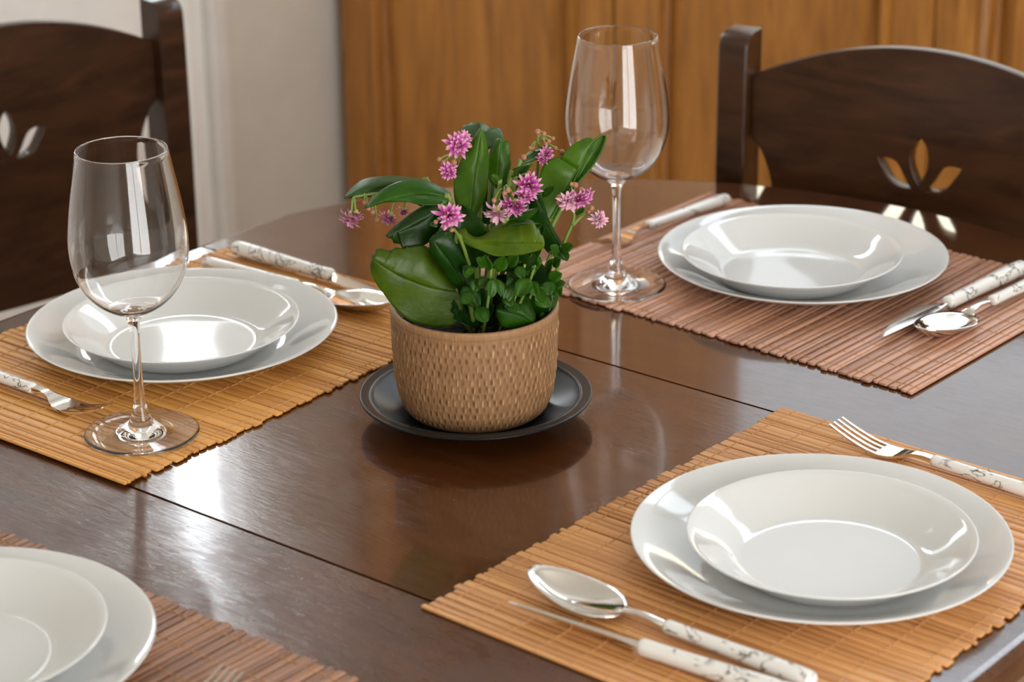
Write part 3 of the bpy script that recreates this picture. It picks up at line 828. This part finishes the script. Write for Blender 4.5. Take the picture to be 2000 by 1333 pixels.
OUTLINED=[
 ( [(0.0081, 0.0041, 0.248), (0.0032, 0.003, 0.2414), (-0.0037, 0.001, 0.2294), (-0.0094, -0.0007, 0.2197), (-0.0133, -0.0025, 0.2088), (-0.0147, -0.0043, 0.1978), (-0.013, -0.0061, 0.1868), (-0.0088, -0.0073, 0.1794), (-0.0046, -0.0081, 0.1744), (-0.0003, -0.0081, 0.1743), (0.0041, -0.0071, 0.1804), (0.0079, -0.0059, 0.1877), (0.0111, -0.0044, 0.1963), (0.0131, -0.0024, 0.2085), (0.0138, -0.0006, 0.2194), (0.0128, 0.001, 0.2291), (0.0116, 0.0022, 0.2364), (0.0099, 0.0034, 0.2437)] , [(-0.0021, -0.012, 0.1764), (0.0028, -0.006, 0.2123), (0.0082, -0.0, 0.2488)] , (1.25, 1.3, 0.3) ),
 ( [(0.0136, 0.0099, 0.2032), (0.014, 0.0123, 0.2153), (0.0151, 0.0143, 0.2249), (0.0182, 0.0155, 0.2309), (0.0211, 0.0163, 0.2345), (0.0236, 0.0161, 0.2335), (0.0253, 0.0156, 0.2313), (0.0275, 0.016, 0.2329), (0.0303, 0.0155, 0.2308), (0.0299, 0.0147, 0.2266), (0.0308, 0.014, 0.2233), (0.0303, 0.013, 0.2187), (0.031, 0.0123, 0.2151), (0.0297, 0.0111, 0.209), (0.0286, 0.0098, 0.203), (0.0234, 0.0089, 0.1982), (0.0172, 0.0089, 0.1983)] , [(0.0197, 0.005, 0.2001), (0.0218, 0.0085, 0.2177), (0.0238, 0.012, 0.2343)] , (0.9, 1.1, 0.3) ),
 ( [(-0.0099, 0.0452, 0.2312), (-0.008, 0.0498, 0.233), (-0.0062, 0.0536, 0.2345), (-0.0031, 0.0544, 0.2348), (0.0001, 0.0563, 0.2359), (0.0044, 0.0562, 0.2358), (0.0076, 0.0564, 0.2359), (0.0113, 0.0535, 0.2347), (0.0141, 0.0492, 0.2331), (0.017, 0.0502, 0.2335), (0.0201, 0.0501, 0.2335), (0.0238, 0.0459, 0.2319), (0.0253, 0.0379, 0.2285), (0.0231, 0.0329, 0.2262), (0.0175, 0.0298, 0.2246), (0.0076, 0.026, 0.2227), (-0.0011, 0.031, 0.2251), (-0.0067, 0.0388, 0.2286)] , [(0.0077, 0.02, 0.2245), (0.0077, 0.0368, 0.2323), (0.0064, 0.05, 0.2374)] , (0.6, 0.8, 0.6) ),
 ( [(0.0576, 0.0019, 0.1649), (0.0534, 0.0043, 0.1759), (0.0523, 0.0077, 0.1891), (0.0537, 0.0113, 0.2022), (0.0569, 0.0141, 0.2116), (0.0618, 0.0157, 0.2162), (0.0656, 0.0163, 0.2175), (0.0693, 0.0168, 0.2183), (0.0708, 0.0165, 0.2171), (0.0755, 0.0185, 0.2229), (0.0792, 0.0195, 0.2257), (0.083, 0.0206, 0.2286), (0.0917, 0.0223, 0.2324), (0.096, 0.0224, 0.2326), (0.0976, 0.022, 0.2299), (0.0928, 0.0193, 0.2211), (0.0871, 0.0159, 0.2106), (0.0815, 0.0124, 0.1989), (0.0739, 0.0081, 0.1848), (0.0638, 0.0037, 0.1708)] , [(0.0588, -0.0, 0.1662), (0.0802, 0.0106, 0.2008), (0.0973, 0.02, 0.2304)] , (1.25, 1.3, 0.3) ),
 ( [(0.0977, 0.0251, 0.2285), (0.1017, 0.0267, 0.2316), (0.1048, 0.0274, 0.2329), (0.1079, 0.0271, 0.2327), (0.1073, 0.0234, 0.2287), (0.1032, 0.0178, 0.2201), (0.0969, 0.0127, 0.2115), (0.09, 0.0091, 0.2044), (0.0838, 0.0062, 0.1983), (0.0762, 0.0005, 0.1873), (0.0724, -0.0009, 0.1852), (0.0813, 0.0081, 0.2003), (0.0871, 0.0145, 0.2111), (0.0928, 0.0204, 0.2208)] , [(0.0744, 0.004, 0.1846), (0.0903, 0.0172, 0.2089), (0.1062, 0.03, 0.2305)] , (1.3, 1.3, 1.5) ),  # pale bluish tint paints a whitish gloss onto this blade
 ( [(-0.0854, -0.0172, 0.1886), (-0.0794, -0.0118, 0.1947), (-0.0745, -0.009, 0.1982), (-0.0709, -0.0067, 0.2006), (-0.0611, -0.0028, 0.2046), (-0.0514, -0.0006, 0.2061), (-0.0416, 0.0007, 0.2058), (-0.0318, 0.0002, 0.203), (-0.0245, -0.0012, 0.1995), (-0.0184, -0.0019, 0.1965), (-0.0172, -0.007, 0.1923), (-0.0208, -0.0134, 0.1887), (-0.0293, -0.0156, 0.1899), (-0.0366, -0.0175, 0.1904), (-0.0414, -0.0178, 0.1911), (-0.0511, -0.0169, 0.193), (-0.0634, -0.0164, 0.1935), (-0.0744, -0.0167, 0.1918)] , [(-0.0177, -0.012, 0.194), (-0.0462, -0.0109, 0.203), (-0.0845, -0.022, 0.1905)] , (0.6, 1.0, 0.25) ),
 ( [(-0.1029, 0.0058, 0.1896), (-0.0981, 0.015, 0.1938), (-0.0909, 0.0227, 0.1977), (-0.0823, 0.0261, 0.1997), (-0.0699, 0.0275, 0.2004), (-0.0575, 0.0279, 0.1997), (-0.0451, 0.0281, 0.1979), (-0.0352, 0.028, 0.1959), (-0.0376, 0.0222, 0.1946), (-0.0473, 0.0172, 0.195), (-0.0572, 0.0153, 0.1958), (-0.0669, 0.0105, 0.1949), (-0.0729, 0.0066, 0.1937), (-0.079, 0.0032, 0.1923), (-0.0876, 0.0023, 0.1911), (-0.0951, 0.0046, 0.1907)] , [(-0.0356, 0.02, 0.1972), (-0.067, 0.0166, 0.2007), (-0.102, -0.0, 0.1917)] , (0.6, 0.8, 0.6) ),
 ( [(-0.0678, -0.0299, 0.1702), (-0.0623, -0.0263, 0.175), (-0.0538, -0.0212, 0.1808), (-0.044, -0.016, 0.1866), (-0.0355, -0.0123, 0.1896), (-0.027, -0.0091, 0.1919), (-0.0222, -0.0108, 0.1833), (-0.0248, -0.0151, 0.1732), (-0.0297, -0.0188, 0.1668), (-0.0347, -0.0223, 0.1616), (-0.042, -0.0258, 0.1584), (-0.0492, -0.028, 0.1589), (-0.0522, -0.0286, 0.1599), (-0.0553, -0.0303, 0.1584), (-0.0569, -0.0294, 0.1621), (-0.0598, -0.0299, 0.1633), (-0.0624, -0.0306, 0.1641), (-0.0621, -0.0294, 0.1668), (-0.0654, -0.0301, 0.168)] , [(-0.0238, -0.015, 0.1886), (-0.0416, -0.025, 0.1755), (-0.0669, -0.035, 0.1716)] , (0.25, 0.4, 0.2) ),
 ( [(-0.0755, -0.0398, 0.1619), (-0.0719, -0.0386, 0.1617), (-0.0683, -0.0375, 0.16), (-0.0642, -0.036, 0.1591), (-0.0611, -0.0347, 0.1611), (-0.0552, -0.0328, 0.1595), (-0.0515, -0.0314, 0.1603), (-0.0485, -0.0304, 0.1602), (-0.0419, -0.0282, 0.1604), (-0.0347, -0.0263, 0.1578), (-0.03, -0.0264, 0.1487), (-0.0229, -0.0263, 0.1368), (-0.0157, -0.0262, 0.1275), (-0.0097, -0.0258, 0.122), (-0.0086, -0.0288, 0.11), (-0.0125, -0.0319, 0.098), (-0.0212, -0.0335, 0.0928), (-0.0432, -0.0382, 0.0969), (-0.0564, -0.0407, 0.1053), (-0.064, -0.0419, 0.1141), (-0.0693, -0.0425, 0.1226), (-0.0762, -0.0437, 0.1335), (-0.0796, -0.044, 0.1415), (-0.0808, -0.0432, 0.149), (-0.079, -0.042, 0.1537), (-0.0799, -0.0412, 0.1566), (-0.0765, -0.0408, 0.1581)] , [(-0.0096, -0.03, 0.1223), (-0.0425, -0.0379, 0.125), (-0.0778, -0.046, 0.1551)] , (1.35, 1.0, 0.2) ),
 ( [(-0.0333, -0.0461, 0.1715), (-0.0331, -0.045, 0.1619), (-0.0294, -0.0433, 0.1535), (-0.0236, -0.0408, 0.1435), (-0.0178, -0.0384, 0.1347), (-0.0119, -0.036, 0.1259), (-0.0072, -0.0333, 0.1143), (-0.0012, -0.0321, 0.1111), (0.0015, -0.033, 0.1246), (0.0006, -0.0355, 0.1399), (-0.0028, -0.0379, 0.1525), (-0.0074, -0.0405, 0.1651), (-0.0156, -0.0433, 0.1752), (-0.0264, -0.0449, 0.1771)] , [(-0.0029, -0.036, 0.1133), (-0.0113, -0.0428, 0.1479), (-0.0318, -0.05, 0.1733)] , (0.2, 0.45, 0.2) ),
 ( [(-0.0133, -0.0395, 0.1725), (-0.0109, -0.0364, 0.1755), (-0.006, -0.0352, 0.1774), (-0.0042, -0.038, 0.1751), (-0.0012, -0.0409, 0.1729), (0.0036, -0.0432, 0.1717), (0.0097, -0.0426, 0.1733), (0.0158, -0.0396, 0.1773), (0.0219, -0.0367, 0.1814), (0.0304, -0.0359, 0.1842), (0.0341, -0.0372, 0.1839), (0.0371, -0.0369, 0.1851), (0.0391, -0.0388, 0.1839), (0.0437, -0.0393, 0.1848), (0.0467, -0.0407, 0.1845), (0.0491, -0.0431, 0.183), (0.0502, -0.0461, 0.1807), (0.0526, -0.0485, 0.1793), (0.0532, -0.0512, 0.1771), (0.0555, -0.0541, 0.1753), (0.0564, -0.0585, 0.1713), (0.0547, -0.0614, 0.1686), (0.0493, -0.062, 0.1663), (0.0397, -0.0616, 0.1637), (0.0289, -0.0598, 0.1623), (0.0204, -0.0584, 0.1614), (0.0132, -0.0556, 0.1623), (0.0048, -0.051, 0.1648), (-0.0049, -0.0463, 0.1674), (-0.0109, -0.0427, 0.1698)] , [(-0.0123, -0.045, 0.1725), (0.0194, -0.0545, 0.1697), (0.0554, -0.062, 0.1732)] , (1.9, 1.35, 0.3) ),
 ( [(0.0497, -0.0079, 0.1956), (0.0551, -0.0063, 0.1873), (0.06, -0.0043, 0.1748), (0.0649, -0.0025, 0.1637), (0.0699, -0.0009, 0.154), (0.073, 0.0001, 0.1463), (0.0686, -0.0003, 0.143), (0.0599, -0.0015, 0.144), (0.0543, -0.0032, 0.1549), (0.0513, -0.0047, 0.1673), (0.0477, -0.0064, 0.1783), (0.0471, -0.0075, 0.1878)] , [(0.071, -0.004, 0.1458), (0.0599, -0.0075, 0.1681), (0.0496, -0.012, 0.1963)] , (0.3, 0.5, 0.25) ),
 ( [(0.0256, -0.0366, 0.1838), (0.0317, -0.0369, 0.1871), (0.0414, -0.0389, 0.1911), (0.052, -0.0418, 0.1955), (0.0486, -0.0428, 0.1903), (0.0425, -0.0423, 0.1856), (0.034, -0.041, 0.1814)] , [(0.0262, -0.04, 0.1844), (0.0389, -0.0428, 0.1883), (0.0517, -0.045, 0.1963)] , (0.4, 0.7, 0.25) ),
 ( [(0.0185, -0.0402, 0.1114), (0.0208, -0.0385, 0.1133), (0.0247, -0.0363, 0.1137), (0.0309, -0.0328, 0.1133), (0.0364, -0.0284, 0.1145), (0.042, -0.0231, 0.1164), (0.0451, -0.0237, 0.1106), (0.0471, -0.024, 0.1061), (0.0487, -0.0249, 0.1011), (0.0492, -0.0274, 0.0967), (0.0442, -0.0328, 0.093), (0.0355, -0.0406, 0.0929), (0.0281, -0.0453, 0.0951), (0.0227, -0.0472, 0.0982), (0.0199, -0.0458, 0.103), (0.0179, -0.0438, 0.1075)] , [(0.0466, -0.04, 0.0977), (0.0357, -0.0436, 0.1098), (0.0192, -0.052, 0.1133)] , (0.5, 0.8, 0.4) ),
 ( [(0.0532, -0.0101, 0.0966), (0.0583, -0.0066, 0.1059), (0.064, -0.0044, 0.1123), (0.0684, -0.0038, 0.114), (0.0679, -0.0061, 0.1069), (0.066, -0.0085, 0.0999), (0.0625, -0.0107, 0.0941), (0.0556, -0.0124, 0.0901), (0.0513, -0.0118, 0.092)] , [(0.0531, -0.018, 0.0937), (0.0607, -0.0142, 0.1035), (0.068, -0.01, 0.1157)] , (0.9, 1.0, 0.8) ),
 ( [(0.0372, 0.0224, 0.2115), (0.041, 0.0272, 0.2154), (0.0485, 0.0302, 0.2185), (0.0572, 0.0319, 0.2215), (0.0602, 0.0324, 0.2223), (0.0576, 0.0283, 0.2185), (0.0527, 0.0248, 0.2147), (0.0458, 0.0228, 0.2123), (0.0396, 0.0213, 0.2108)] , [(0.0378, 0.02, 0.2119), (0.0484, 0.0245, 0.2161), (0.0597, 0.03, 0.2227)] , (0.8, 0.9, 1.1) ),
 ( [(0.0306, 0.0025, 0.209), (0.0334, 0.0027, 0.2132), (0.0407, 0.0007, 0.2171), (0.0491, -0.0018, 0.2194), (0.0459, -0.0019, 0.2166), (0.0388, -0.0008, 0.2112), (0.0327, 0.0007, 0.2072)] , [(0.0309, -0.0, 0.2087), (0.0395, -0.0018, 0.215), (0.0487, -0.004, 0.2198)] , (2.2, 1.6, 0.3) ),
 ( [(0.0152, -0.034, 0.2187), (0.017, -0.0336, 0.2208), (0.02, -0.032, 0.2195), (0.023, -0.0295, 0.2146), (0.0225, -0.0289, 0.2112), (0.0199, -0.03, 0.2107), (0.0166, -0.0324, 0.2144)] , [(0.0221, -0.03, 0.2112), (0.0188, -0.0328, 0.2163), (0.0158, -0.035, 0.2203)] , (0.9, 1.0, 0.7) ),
]


def leaf_vf(B, C, T_, W, nrm, fold, scallop=True, point=False, nu=34, nv=12, thin=.0011, seed=0):
    rnd = random.Random(seed)
    B, C, T_ = Vector(B), Vector(C), Vector(T_)
    Nn = Vector(nrm).normalized()
    V, F = [], []
    ph = rnd.uniform(0, 6)
    def width(u):
        if point:
            w_ = math.sin(PI*min(1, u*.985+.01)**.95)**.8*(1.1-.2*u)
        elif scallop:
            w_ = (math.sin(PI*min(1, u*.985+.01)**.92)**.62)*(.62+.42*u) if u < 1 else 0
            if u > .93: w_ *= math.sqrt(max(0, (1.0-u)/.07))*.999 if u > .93 else 1
        else:
            w_ = math.sin(PI*(u*.97+.015)**.85)**.75
        return max(w_, .02)
    for side in (1, -1):
        for i in range(nu+1):
            u = i/nu
            p = B*(1-u)**2 + C*2*u*(1-u) + T_*u*u
            tg = ((C-B)*(1-u) + (T_-C)*u).normalized()
            s = tg.cross(Nn).normalized(); n = s.cross(tg).normalized()
            wv = width(u)*W/2
            for j in range(nv+1):
                v = -1+2*j/nv
                e = 1.0
                if scallop and u > .38: e = 1+(.06 if point else .15)*abs(v)**3*(abs(math.sin(u*PI*6.5+ph+v))-.65)
                q = p + s*(v*wv*e) + tg*(0 if not scallop else -.06*W*abs(v)**3*(0.0))
                q += n*(fold*abs(v)**1.35*wv*-1.6)                       # folded about the midrib
                q += n*(.05*W*math.sin(v*3.1+ph)*math.sin(u*4+ph)+.018*W*math.sin(u*11+ph)*v - (.0011 if j == nv//2 else 0)*min(1, 6*u*(1-u)))          # gentle waviness
                q += n*(side*thin*.5*(1-abs(v)**6)*(1 if 0 < i < nu else .3) - (0.0006 if abs(v) < .05 and side < 0 else 0)*(0 if side > 0 else 1))
                V.append(tuple(q))
    m = (nu+1)*(nv+1)
    for i in range(nu):
        for j in range(nv):
            a = i*(nv+1)+j
            F.append([a, a+1, a+nv+2, a+nv+1])
            F.append([m+a, m+a+nv+1, m+a+nv+2, m+a+1])
    bd = [j for j in range(nv)]
    for j in range(nv):
        F.append([j, m+j, m+j+1, j+1]); a = nu*(nv+1)+j; F.append([a, a+1, m+a+1, m+a])
    for i in range(nu):
        a = i*(nv+1); F.append([a, a+nv+1, m+a+nv+1, m+a]); b = a+nv; F.append([b, m+b, m+b+nv+1, b+nv+1])
    return V, F
def off(p): return (p[0], p[1], p[2]-ZO)
SOILC = Vector((0, 0, .07))
stalks = []
for i, (b, c, t, wd, nn, fo, ti, pt_) in enumerate(LEAVES):
    lf = obj('leaf', leaf_vf(off(b), off(c), off(t), wd, nn, fo, True, pt_, seed=i), mat_leaf, plant)
    lf.color = (*ti, 1)  # dark tints put the shade inside the plant into the leaf colour
    stalks.append((off(b), off(c), .0020))
for i, (b, t, wd) in enumerate(SMALL):
    b, t = Vector(off(b)), Vector(off(t))
    rnd = random.Random(100+i)
    nn = Vector((rnd.uniform(-.5, .5), -.75, rnd.uniform(.2, .9)))
    c = (b+t)/2+nn*.002
    lf = obj('leaf', leaf_vf(b, c, t, wd*.82, nn, -.05, False, False, 10, 6, .0012, i), mat_leaf, plant)
    k = rnd.uniform(.6, 1.15)
    lf.color = (.65*k, .95*k, .4*k, 1)
def outlined_leaf(out, mid):
    """leaf blade with a scalloped margin: rings run from the margin in to the midrib, convex in section"""
    P = smooth_prof([Vector(off(p)) for p in out]+[Vector(off(out[0]))], 2)[:-1]
    A, C, T_ = [Vector(off(p)) for p in mid]
    rib = [A*(1-u)**2+C*2*u*(1-u)+T_*u*u for u in [k/30 for k in range(31)]]
    V, F, n = [], [], len(P)
    lev = (0, .07, .2, .38, .58, .78, .93, 1.0)
    for s in lev:
        for i, p in enumerate(P):
            p = Vector(p)
            q = min(rib, key=lambda r: (r.x-p.x)**2+(r.z-p.z)**2)
            c = p.lerp(q, s)
            c.y = p.y+(q.y-p.y)*(1-(1-s)**2.2)
            c.y += .0009*math.sin(p.x*190+p.z*150)*math.sin(PI*s)+.0010*math.sin(p.x*95-p.z*120)*s*(1-s)*4   # slight unevenness
            if s == 1.0: c.y += .00035
            V.append(tuple(c))
    for k in range(len(lev)-1):
        for i in range(n):
            i2 = (i+1) % n
            F.append([k*n+i, k*n+i2, (k+1)*n+i2, (k+1)*n+i])
    return V, F
for out, mid, ti in OUTLINED:
    lf = obj('leaf', outlined_leaf(out, mid), mat_leaf, plant)
    md = lf.modifiers.new('thickness', 'SOLIDIFY'); md.thickness = .0012; md.offset = 0
    lf.color = (*ti, 1)  # low tints paint shade into the darker leaves
    if Vector(mid[0]).z > .10: stalks.append((off(mid[0]), off(mid[1]), .0019))
# leaf stalks and the bare stems they leave
def stalk_path(b, c):
    b, c = Vector(b), Vector(c)
    root = Vector((b.x*.25, b.y*.25, .070))
    mid = (b*.6+root*.4)-(c-b)*.12
    return smooth_prof([tuple(root), tuple(mid), tuple(b), tuple(b+(c-b)*.12)], 4)
for b, c, r in stalks:
    if Vector(b).z < .075: continue
    obj('leaf_stalk', tube(stalk_path(b, c), r, 8), mat_stem, plant)
for k, (x, y) in enumerate(((.012, -.045), (.033, -.045), (.035, -.03), (.04, -.04), (.05, -.02))):
    obj('stem', tube(smooth_prof([(x*.5, y*.4, .068), (x*.8, y*.8, .095), (x*1.1, y*1.05, .125), (x*1.25, y*1.1, .145)], 4), .0013, 6), mat_stem, plant)

def blossom_mesh(seed, R=1.0):
    """double flower of about twenty-four pointed petals, unit radius, facing +z"""
    rnd = random.Random(seed); V, F, A = [], [], []
    for wh, (n, ln, el) in enumerate(((11, 1.0, -.10), (10, .92, .28), (9, .78, .62), (7, .58, .95), (4, .4, 1.25))):
        for k in range(n):
            az = 2*PI*(k+.5*wh+rnd.uniform(-.18, .18))/n; e = el+rnd.uniform(-.28, .28); l = ln*rnd.uniform(.72, 1.1)
            d = Vector((math.cos(az)*math.cos(e), math.sin(az)*math.cos(e), math.sin(e)))
            s = Vector((-math.sin(az), math.cos(az), 0)); u = d.cross(s)*-1
            if u.z < 0: u = -u
            b0 = len(V)
            for (t, wv, lift) in ((0, .05, 0), (.30, .105, .03), (.62, .14, .09), (.85, .085, .07), (1.0, .012, -.02)):
                c = d*(t*l)+u*lift
                for sg in (-1, 0, 1):
                    V.append(tuple(c+s*(sg*wv)+u*(.035*abs(sg)-.0))); A.append(t)
            for r in range(4):
                for q in range(2):
                    a = b0+r*3+q
                    F.append([a, a+1, a+4, a+3])
    me = mesh('blossom', V, F, mat_petal)
    at_ = me.attributes.new('along', 'FLOAT', 'POINT'); at_.data.foreach_set('value', A)
    return me
BL = [blossom_mesh(s) for s in range(4)]
cal_me = mesh('calyx', *lathe(smooth_prof([(.0, -.55), (.16, -.5), (.34, -.2), (.40, .02), (.30, .10), (.0, .12)], 3), 12), mat_calyx)
bud_me = mesh('bud', *lathe(smooth_prof([(.0, -1.0), (.6, -.8), (1.0, -.1), (.85, .6), (.4, 1.0), (.0, 1.1)], 3), 12), mat_bud)
rnd = random.Random(5)
for si, (path, blos, buds) in enumerate(STEMS):
    pts = smooth_prof([off(p) for p in path], 5)
    st = obj('flower_stem', tube(pts, [.0017-.0007*k/len(pts) for k in range(len(pts))], 8), mat_stem, plant)
    P = [Vector(p) for p in pts]
    def attach(p, r0, name='pedicel'):
        q = P[min(len(P)-1, max(range(len(P)), key=lambda k: -(P[k]-p).length))]
        if (q-p).length > .004:
            mid = (p+q)/2+Vector((0, 0, .004))
            obj(name, tube(smooth_prof([tuple(q), tuple(mid), tuple(p)], 3), r0, 6), mat_stem, st)
        return q
    for bi, (x, y, z, R) in enumerate(blos):
        p = Vector(off((x, y, z)))
        q = attach(p, .0009)
        outv = (p-q).normalized() if (p-q).length > .006 else Vector((0, -.6, .8))
        d = {0: (0, -.9, .35), 1: (0, -1.0, .15), 2: (0, -.75, -.35), 3: (0, -.5, .5), 4: (0, -.8, -.25), 5: (.5, -.7, .1), 6: (-.1, -.5, -.85), 7: (0, -.8, .5)}[si]
        face = (Vector(d)+Vector((rnd.uniform(-.35, .35), 0, rnd.uniform(-.25, .25)))).normalized()
        o = link('blossom', BL[(si+bi) % 4], st, tuple(p), face.to_track_quat('Z', 'Y').to_euler())
        o.scale = (R*1.25, R*1.25, R*1.45)
        pale = rnd.choice((.0, .1, .25, .6)) if si != 1 else .0
        o.color = (pale, pale, pale, 1)
        c = link('calyx', cal_me, st, tuple(p), face.to_track_quat('Z', 'Y').to_euler()); c.scale = (R*.9,)*3
    for (x, y, z) in buds:
        p = Vector(off((x, y, z)))
        attach(p, .0007)
        o = link('bud', bud_me, st, tuple(p), (rnd.uniform(-.5, .5), rnd.uniform(-.5, .5), 0)); k = rnd.uniform(.0017, .0025); o.scale = (k, k, k)

# ================================================================== CHAIRS  (local: x across, +y backwards, z up from the floor)
def petal_outline(p0, p1, w, bend=0, n=9):
    p0, p1 = Vector(p0), Vector(p1); d = p1-p0; nrm = Vector((-d.y, d.x)).normalized()
    L, Rr = [], []
    for k in range(n+1):
        t = k/n
        c = p0+d*t+nrm*(bend*math.sin(2*PI*t))
        h = w/2*math.sin(PI*(t**1.15))**.8 if 0 < t < 1 else 0
        L.append(c+nrm*h); Rr.append(c-nrm*h)
    return L+Rr[-2:0:-1]
def back_panel(mat):
    zp, zr, zg, Wd = TZ+.1565, TZ+.1061, TZ+.0400, .1909
    zb, z0 = TZ-.10, TZ-.165
    right = [(Wd, zr), (Wd, (zr+zg)/2)]
    for k in range(13):
        t = k/12; right.append((Wd-.027*math.sin(PI*t)**.7, zg+(zb-zg)*t))
    right.append((Wd, z0))
    top = [(-Wd+2*Wd*k/36, zr+(zp-zr)*(1-(1-2*k/36)**2)) for k in range(1, 36)]
    out = top + right + [(-x, z) for x, z in right[::-1]]
    holes = [petal_outline((0, TZ+.0130), (0, TZ+.0630), .0195),
             petal_outline((.0085, TZ+.0075), (.0450, TZ+.0365), .0175, -.0022),
             petal_outline((-.0085, TZ+.0075), (-.0450, TZ+.0365), .0175, .0022)]
    cu = bpy.data.curves.new('outline', 'CURVE'); cu.dimensions = '2D'; cu.fill_mode = 'BOTH'; cu.extrude = .0060; cu.bevel_depth = .0016; cu.bevel_resolution = 2; cu.offset = -.0016
    for loop in [out]+holes:
        sp = cu.splines.new('POLY'); sp.points.add(len(loop)-1); sp.use_cyclic_u = True
        for q, p in zip(sp.points, loop): q.co = (p[0], p[1], 0, 1)
    tmp = bpy.data.objects.new('outline', cu); COL.objects.link(tmp)
    dg = bpy.context.evaluated_depsgraph_get(); dg.update()
    me = bpy.data.meshes.new_from_object(tmp.evaluated_get(dg))
    bpy.data.objects.remove(tmp); bpy.data.curves.remove(cu)
    me.transform(Matrix.Rotation(PI/2, 4, 'X'))
    me.materials.clear(); me.materials.append(mat)
    me.name = 'backrest'
    me.polygons.foreach_set('use_smooth', [True]*len(me.polygons)); me.set_sharp_from_angle(angle=math.radians(35))
    return me
def post_vf(sx):
    x0, x1 = .1915, .2245
    R = []
    for z, yb, dp in ((0, .045, .036), (.20, .022, .040), (.42, .004, .044), (.60, .000, .044), (.78, .000, .043), (.86, .001, .042), (.885, .002, .041)):
        R.append((z, -.024+yb, -.024+yb+dp))
    ring = []
    for z, ya, yb in R:
        ring.append([(sx*x, y, z) for x, y in ((x0+.002, ya), (x1-.002, ya), (x1, ya+.002), (x1, yb-.002), (x1-.002, yb), (x0+.002, yb), (x0, yb-.002), (x0, ya+.002))])
    # rounded front of the top
    z, ya, yb = R[-1]
    for k in range(1, 7):
        a = PI/2*k/6
        zz = z+.017*math.sin(a); y2 = ya+.020*(1-math.cos(a))
        ring.append([(sx*x, y, zz) for x, y in ((x0+.002, y2), (x1-.002, y2), (x1, y2+.002), (x1, yb-.002), (x1-.002, yb), (x0+.002, yb), (x0, yb-.002), (x0, y2+.002))])
    v, f = loft(ring)
    if sx < 0: f = [q[::-1] for q in f]
    return v, f
bp_me = back_panel(mat_chair)
def make_chair(x, y, rz, label):
    r = empty('dining_chair', (x, y, 0), rz, label, 'chair', 'dark wooden chairs around the table')
    link('backrest', bp_me, r)
    for sx in (-1, 1): obj('post', post_vf(sx), mat_chair, r, sharp=40)
    obj('seat', box(-.215, .215, -.42, .012, .432, .457, .006), mat_chair, r, smooth=False)
    obj('seat_rail', join(box(-.19, .19, -.40, -.38, .372, .431), box(-.19, .19, -.006, .012, .372, .431), box(-.205, -.19, -.38, -.006, .372, .431), box(.19, .205, -.38, -.006, .372, .431)), mat_chair, r, smooth=False)
    for sx in (-1, 1):
        obj('leg', loft([[(sx*.19+a*h, -.385+b*h, z) for a, b in ((-1, -1), (1, -1), (1, 1), (-1, 1))] for z, h in ((0, .015), (.37, .019), (.431, .019))]), mat_chair, r, smooth=False)
        obj('stretcher', box(sx*.19-.010, sx*.19+.010, -.37, .0, .17, .20, .002), mat_chair, r, smooth=False)
    return r
make_chair(.1356, .6427, .1717, 'dark wooden chair with a leaf-cut backrest tucked in at the right')
make_chair(-.7128, .1324, 1.3766, 'dark wooden chair with a leaf-cut backrest at the left by the white wall')
